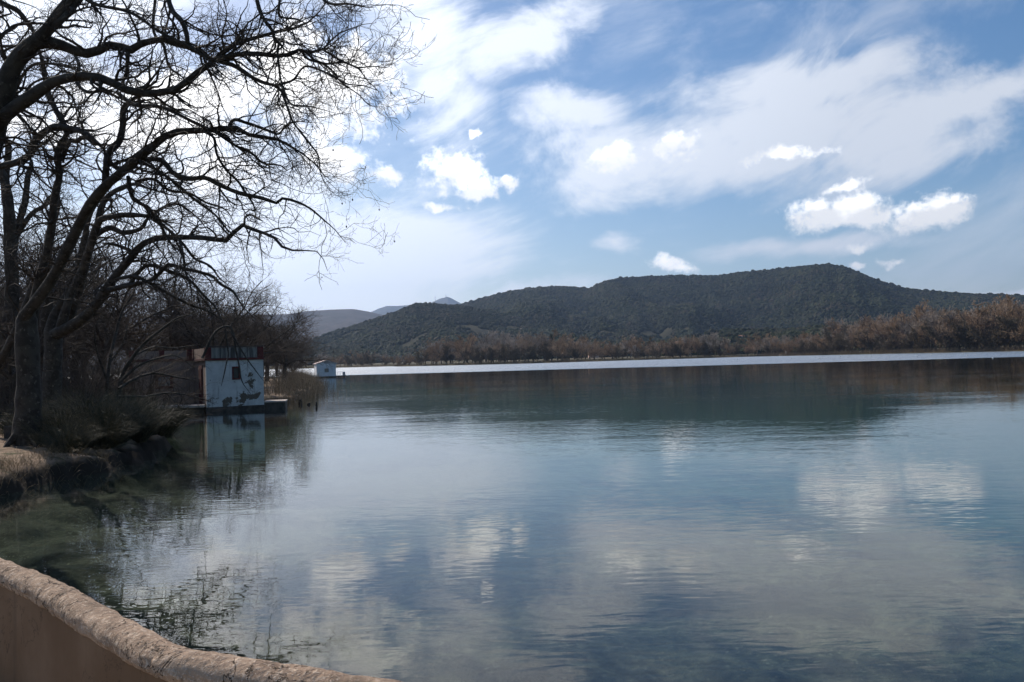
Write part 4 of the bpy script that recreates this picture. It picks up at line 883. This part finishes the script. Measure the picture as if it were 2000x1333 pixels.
# lower wing to the left, set back
wy = FD - .3; ww = 3.6
MB().box(-ww, -.01, wy, wy + .22, Z0, Z1 + .05).build('wing_wall', M['pinkp'], bh)
MB().box(-ww, -ww + .22, wy + .222, wy + 3, Z0, Z1 + .05).build('wing_wall', M['pinkp'], bh)
MB().box(-ww - .05, -.02, wy - .07, wy + .25, Z1 + .053, Z1 + .2).build('cornice', M['red'], bh); MB().box(-ww + .3, -.4, wy + .02, wy + .18, Z1 + .203, Z2 - .05).build('parapet', M['pinkp'], bh)
for x0 in (-ww, -1.95, -.38): MB().box(x0, x0 + .28, wy - .04, wy + .24, Z1 + .203, Z2).build('corner_trim', M['red'], bh)
wf = MB().box(-2.2, -1.2, wy - .04, wy - .002, 1.35, 2.2).build('window', M['red'], bh); MB().box(-2.02, -1.38, wy - .05, wy - .042, 1.5, 2.05).build('pane', mat('dusty glass', two((.10, .11, .13), (.16, .17, .2), 2, bs=0), .3), wf)
MB().box(-ww - .02, -ww + .2, wy - .03, wy - .002, Z0, Z1).build('corner_trim', M['red'], bh)
MB().box(-ww, -.1, wy - .2, wy + 3, -1, Z0 - .01).build('plinth', M['conc'], bh)
# jetties
def world_pt(lx, ly): c, s_ = math.cos(TH), math.sin(TH); return cb[0] + lx * c - ly * s_, cb[1] + lx * s_ + ly * c
j1 = thing('jetty', 'dark low jetty with a sunlit edge running left from the old boathouse', 'jetty', cb, R(8))
MB().box(-3.9, -.12, -.25, 1.0, .30, .44).build('slab', M['deck'], j1, .02); MB().box(-3.7, -.2, .02, .9, -1.2, .298).build('base', M['conc'], j1)
j2 = thing('jetty', 'short square jetty block sticking out right of the old boathouse', 'jetty', (*world_pt(FW + .06, .3), 0), R(12))
MB().box(0, 1.25, -.1, 1.8, .38, .46).build('slab', M['deck'], j2, .02); MB().box(.02, 1.22, -.08, 1.7, -1.2, .378).build('base', M['conc'], j2)
# stumps and mooring post in the water
M['wood'] = mat('wet dark wood', two((.03, .022, .016), (.07, .052, .04), 8, bs=.5, pos=False))
for px, py, r_, h_, lab in ((586, 789, .13, .26, 'round dark weedy stump, leftmost of three in the water beyond the jetty'), (603, 791, .10, .10, 'flat dark stump barely above the water, middle of three beyond the jetty'), (618, 795, .06, .30, 'narrow dark stump, rightmost of three in the water beyond the jetty')):
    q = onz(px, py, 0); t = thing('mooring_stump', lab, 'stump', q, 0, 'stumps in the water')
    tube('post', [(0, 0, -2), (.01, 0, h_ * .5), (0, .01, h_)], [r_ * .8, r_, r_ * .85], 9, M['wood'], t); ball('weed', r_ * 1.15, h_ * .35, M['wood'], t, 7)

# ------------------------------------------------------------------ small white boathouse
sb = np.array(onz(619, 738.5, 0)); sb[2] = 0
hb = thing('small_boathouse', 'small gabled white boathouse on a platform at the end of the left shore', 'boathouse', sb, R(19))
w_, dd, e_, ap = 3.75, 5.0, 2.75, 3.35
sw0, sw1, sz0, sz1 = 1.5, 2.35, 1.05, 1.8
M['white2'] = mat('clean white wall', two((.66, .68, .72), (.74, .75, .78), 1, bs=.1, pos=False))
fm = MB(); fm.box(0, sw0, 0, .15, .25, e_).box(sw1, w_, 0, .15, .25, e_).box(sw0, sw1, 0, .15, .25, sz0).box(sw0, sw1, 0, .15, sz1, e_); fm.build('front_wall', M['white2'], hb)
MB().prism([(0, e_ + .001), (w_, e_ + .001), (w_ / 2, ap)], .002, .15).build('gable', M['white2'], hb)
MB().box(0, .15, .152, dd, .25, e_).build('side_wall', M['white2'], hb); MB().box(w_ - .15, w_, .152, dd, .25, e_).build('side_wall', M['white2'], hb); MB().box(.152, w_ - .152, dd - .15, dd, .25, e_).build('back_wall', M['white2'], hb)
MB().prism([(-.22, e_ - .04), (w_ / 2, ap + .03), (w_ / 2, ap + .13), (-.22, e_ + .07)], -.2, dd + .2).build('roof', mat('pinkish roof sheet', two((.60, .46, .42), (.68, .54, .5), 2, bs=.1, pos=False)), hb)
MB().prism([(w_ + .22, e_ - .04), (w_ + .22, e_ + .07), (w_ / 2 + .001, ap + .13), (w_ / 2 + .001, ap + .03)], -.2, dd + .2).build('roof', M['white2'], hb)
wf = MB().box(sw0, sw0 + .06, -.03, .1, sz0, sz1).box(sw1 - .06, sw1, -.03, .1, sz0, sz1).box(sw0 + .06, sw1 - .06, -.03, .1, sz0, sz0 + .06).box(sw0 + .06, sw1 - .06, -.03, .1, sz1 - .06, sz1).box(1.9, 1.95, -.02, .1, sz0 + .06, sz1 - .06).build('window', mat('grey frame', two((.25, .28, .3), (.3, .33, .35), 1, bs=0)), hb)
MB().box(sw0 + .06, sw1 - .06, .04, .06, sz0 + .06, sz1 - .06).build('pane', mat('window glass', two((.10, .13, .15), (.15, .18, .2), 1, bs=0), .1, .5), wf)
MB().box(-.04, -.002, .5, 1.5, .3, 2.2).build('door', M['steel'], hb)
MB().box(-.15, w_ + .12, -.12, dd + .2, -1.5, .248).build('platform', M['conc'], hb)
jt = thing('jetty', 'long pale low jetty leading left from the small white boathouse to the reeds', 'jetty', sb, R(12))
MB().box(-4.6, -.2, .3, 1.6, .15, .52).build('slab', M['white2'], jt); MB().box(-4.5, -.3, .4, 1.5, -1, .148).build('base', M['conc'], jt)
j3 = thing('jetty', 'small dark deck with railing right of the small white boathouse', 'jetty', (sb[0] + (w_ + .2) * math.cos(R(19)), sb[1] + (w_ + .2) * math.sin(R(19)), 0), R(15))
MB().box(0, 1.7, 0, 1.6, .12, .3).build('deck', M['conc'], j3)
for x in (.05, .6, 1.1): tube('rail_post', [(x, .05, .3), (x, .05, 1.05)], [.03, .03], 6, M['steel'], j3)
tube('rail', [(.05, .05, 1.05), (1.1, .05, 1.05)], [.03, .03], 6, M['steel'], j3); MB().box(1.15, 1.62, .1, .8, .302, 1.05).build('locker', M['steel'], j3, .03)
for x in (.3, 1.4): tube('pile', [(x, .3, -2), (x, .3, .12)], [.09, .09], 7, M['wood'], j3)
# white bollard between the reeds and the clump
d = 146; x = (553 - 1000) / F * d; z = gz(x, d)
bo = thing('bollard', 'white rounded bollard among the reeds by the tree clump', 'post', (x, d, z + .7)); tube('shaft', [(0, 0, -.8), (0, 0, .75)], [.24, .22], 10, M['white'], bo); ball('cap', .25, .92, M['white'], bo)

# low stone block by the nearest trunk, bin further back
p = at(50, 860, 24.2); bx, by = p[0], 24.2; z = gz(bx, by)
blk = thing('stone_block', 'low dark stone block lying behind the nearest trunk on the sandy path', 'block', (bx, by, z), R(-4))
MB().box(-.55, .52, -.2, .2, -.1, .40).build('stone', M['conc'], blk, .04)
p = at(165, 735, 48); bn = thing('litter_bin', 'small dark bin standing in the undergrowth left of the boathouse', 'bin', (p[0], 48, gz(p[0], 48)))
MB().box(-.28, .28, -.25, .25, .35, 1.15).build('body', M['dark'], bn, .03); MB().box(-.32, .32, -.29, .29, 1.152, 1.22).build('lid', M['dark'], bn, .02); tube('post', [(0, 0, -.1), (0, 0, .348)], [.05, .05], 8, M['steel'], bn)

# ------------------------------------------------------------------ terrace wall in front
def stonecap(n, b):
    v = n.pos; x = n.noise(v, 5, 6, .6); y = n.noise(v, 42, 5, .7); z = n.noise(v, 150, 3, .6)
    c = n.mix(n.smooth(x, .35, .68), (.50, .355, .25), (.33, .23, .16))
    c = n.mix(n.smooth(y, .50, .66), c, (.68, .53, .40)); c = n.mix(n.math('MULTIPLY', n.smooth(n.noise(v, 18, 5, .7), .55, .66), .75), c, (.17, .125, .09)); c = n.mix(n.math('MULTIPLY', n.smooth(n.noise(v, 3.1, 6, .7), .52, .64), .6), c, (.16, .12, .085))
    cr = n.math('ABSOLUTE', n.math('SUBTRACT', n.noise(v, 2.6, 6, .6, .6), .5)); c = n.mix(n.smooth(cr, .008, .002), c, (.07, .05, .035))
    c = n.mix(n.smooth(z, .60, .68), c, (.70, .57, .45))
    return c, n.bump(n.math('ADD', n.math('MULTIPLY', y, .6), n.math('ADD', n.math('MULTIPLY', z, .35), n.math('MULTIPLY', n.noise(v, 14, 5, .7), 1.6))), 1.0, .016)
M['cap'] = mat('rough sandy concrete cap', stonecap, .95, .15)
def render_fn(n, b):
    v = n.pos; c = n.mix(n.smooth(n.noise(v, 1.3, 6, .6), .35, .65), (.19, .115, .066), (.26, .168, .105))
    c = n.mix(n.math('MULTIPLY', n.smooth(n.noise(n.mapping(v, sc=(7, 7, .8)), 1.0, 5, .6), .55, .72), .45), c, (.085, .06, .042))
    cr = n.math('ABSOLUTE', n.math('SUBTRACT', n.noise(v, 1.9, 7, .6, .8), .5)); c = n.mix(n.smooth(cr, .004, .001, 0, .7), c, (.06, .042, .03))
    return c, n.bump(n.math('ADD', n.noise(v, 30, 5, .7), n.math('MULTIPLY', n.noise(v, 4, 4), 2)), .3, .006)
M['render'] = mat('smooth brown render', render_fn, .9, .15)
M['floor'] = mat('terrace paving', two((.26, .2, .15), (.34, .27, .21), 3, bs=.3), .9)
CAPZ = 1.5; CR_ = .062
cpx = [(-420, 985), (-220, 1032), (-90, 1072), (0, 1106), (60, 1130), (120, 1160), (200, 1208), (270, 1246), (318, 1272), (352, 1285), (410, 1296), (500, 1310), (640, 1332), (760, 1355), (900, 1385), (1100, 1450), (1400, 1560)]
cp = np.array([onz(x, y, CAPZ) for x, y in cpx]); cl = catmull(np.column_stack([cp, np.ones(len(cp))]), 420)[:, :3]
tg = np.gradient(cl, axis=0); tg[:, 2] = 0; tg = unit(tg); nrm = np.stack([-tg[:, 1], tg[:, 0], 0 * tg[:, 0]], 1)   # towards the lake side or inner side
if (nrm[210] @ np.array([0, 1, 0])) < 0: nrm = -nrm
tw = thing('terrace_wall', 'curved terrace wall with a rounded sandy cap and smooth brown inner face in the foreground', 'wall', (cl[180][0], cl[180][1], .9)); org = np.array(tw.location)
def sweep(name, prof_, i0, i1, material, smooth=True, jit=0.0, joint=False):
    idx = np.arange(i0, i1); n_ = len(prof_); V = []
    for q, i in enumerate(idx):
        for j, (u, z) in enumerate(prof_):
            if joint and q in (0, len(idx) - 1): u *= .93; z = CAPZ - .03 + (z - CAPZ + .03) * .93
            p_ = cl[i] + nrm[i] * u; jj = jit * (fbm(np.array([p_[0] * 11 + j * .35 + 50]), np.array([p_[1] * 11 + j * .2 + 50]), 4, .6)[0]) if jit else 0
            V.append((p_[0] + nrm[i][0] * jj, p_[1] + nrm[i][1] * jj, z + jj))
    V = np.array(V) - org; i = np.arange(len(idx) - 1)[:, None] * n_; a = i + np.arange(n_)[None]; b_ = i + (np.arange(n_)[None] + 1) % n_
    Q = np.stack([a, b_, b_ + n_, a + n_], -1).reshape(-1, 4)
    o = fast_mesh(name, V, Q, material, tw, smooth)
    if joint: return o
    me = o.data; import bmesh; bm = bmesh.new(); bm.from_mesh(me); bmesh.ops.holes_fill(bm, edges=[e for e in bm.edges if e.is_boundary], sides=0); bmesh.ops.recalc_face_normals(bm, faces=bm.faces); bm.to_mesh(me); bm.free()
    return o
capprof = [(-CR_ * 1.12 * math.cos(a), CAPZ - .03 + CR_ * .95 * math.sin(a)) for a in np.linspace(-.75, math.pi + .75, 34)]
# joints in the cap near pixels 325 and 630
def near(px):
    q = [abs((CR3.T @ (c - np.array([0, 0, CAMZ])))[0] / -(CR3.T @ (c - np.array([0, 0, CAMZ])))[2] * F + 1000 - px) for c in cl]; return int(np.argmin(q))
j_ = [0, near(-60), near(326), near(632), 420]
print('joints', j_)
for a, b_ in zip(j_[:-1], j_[1:]): sweep('coping', capprof, a, min(b_ + 1, 420), M['cap'], True, .018, True)
sweep('wall_body', [(-.05, .5), (-.05, CAPZ - .05), (.05, CAPZ - .05), (.08, .5), (.14, -1.2), (-.05, -1.2)], 0, 420, M['render'], False)
# terrace paving behind the wall
tv = [tuple(cl[i] + nrm[i] * -.07)[:2] for i in range(0, 420, 12)]
fl = mesh_obj('terrace_floor', [(x, y, .9) for x, y in tv] + [(8, -4, .9), (-9, -4, .9)], [tuple(range(len(tv) + 2))], M['floor']); tag(fl, 'terrace floor', kind='structure')
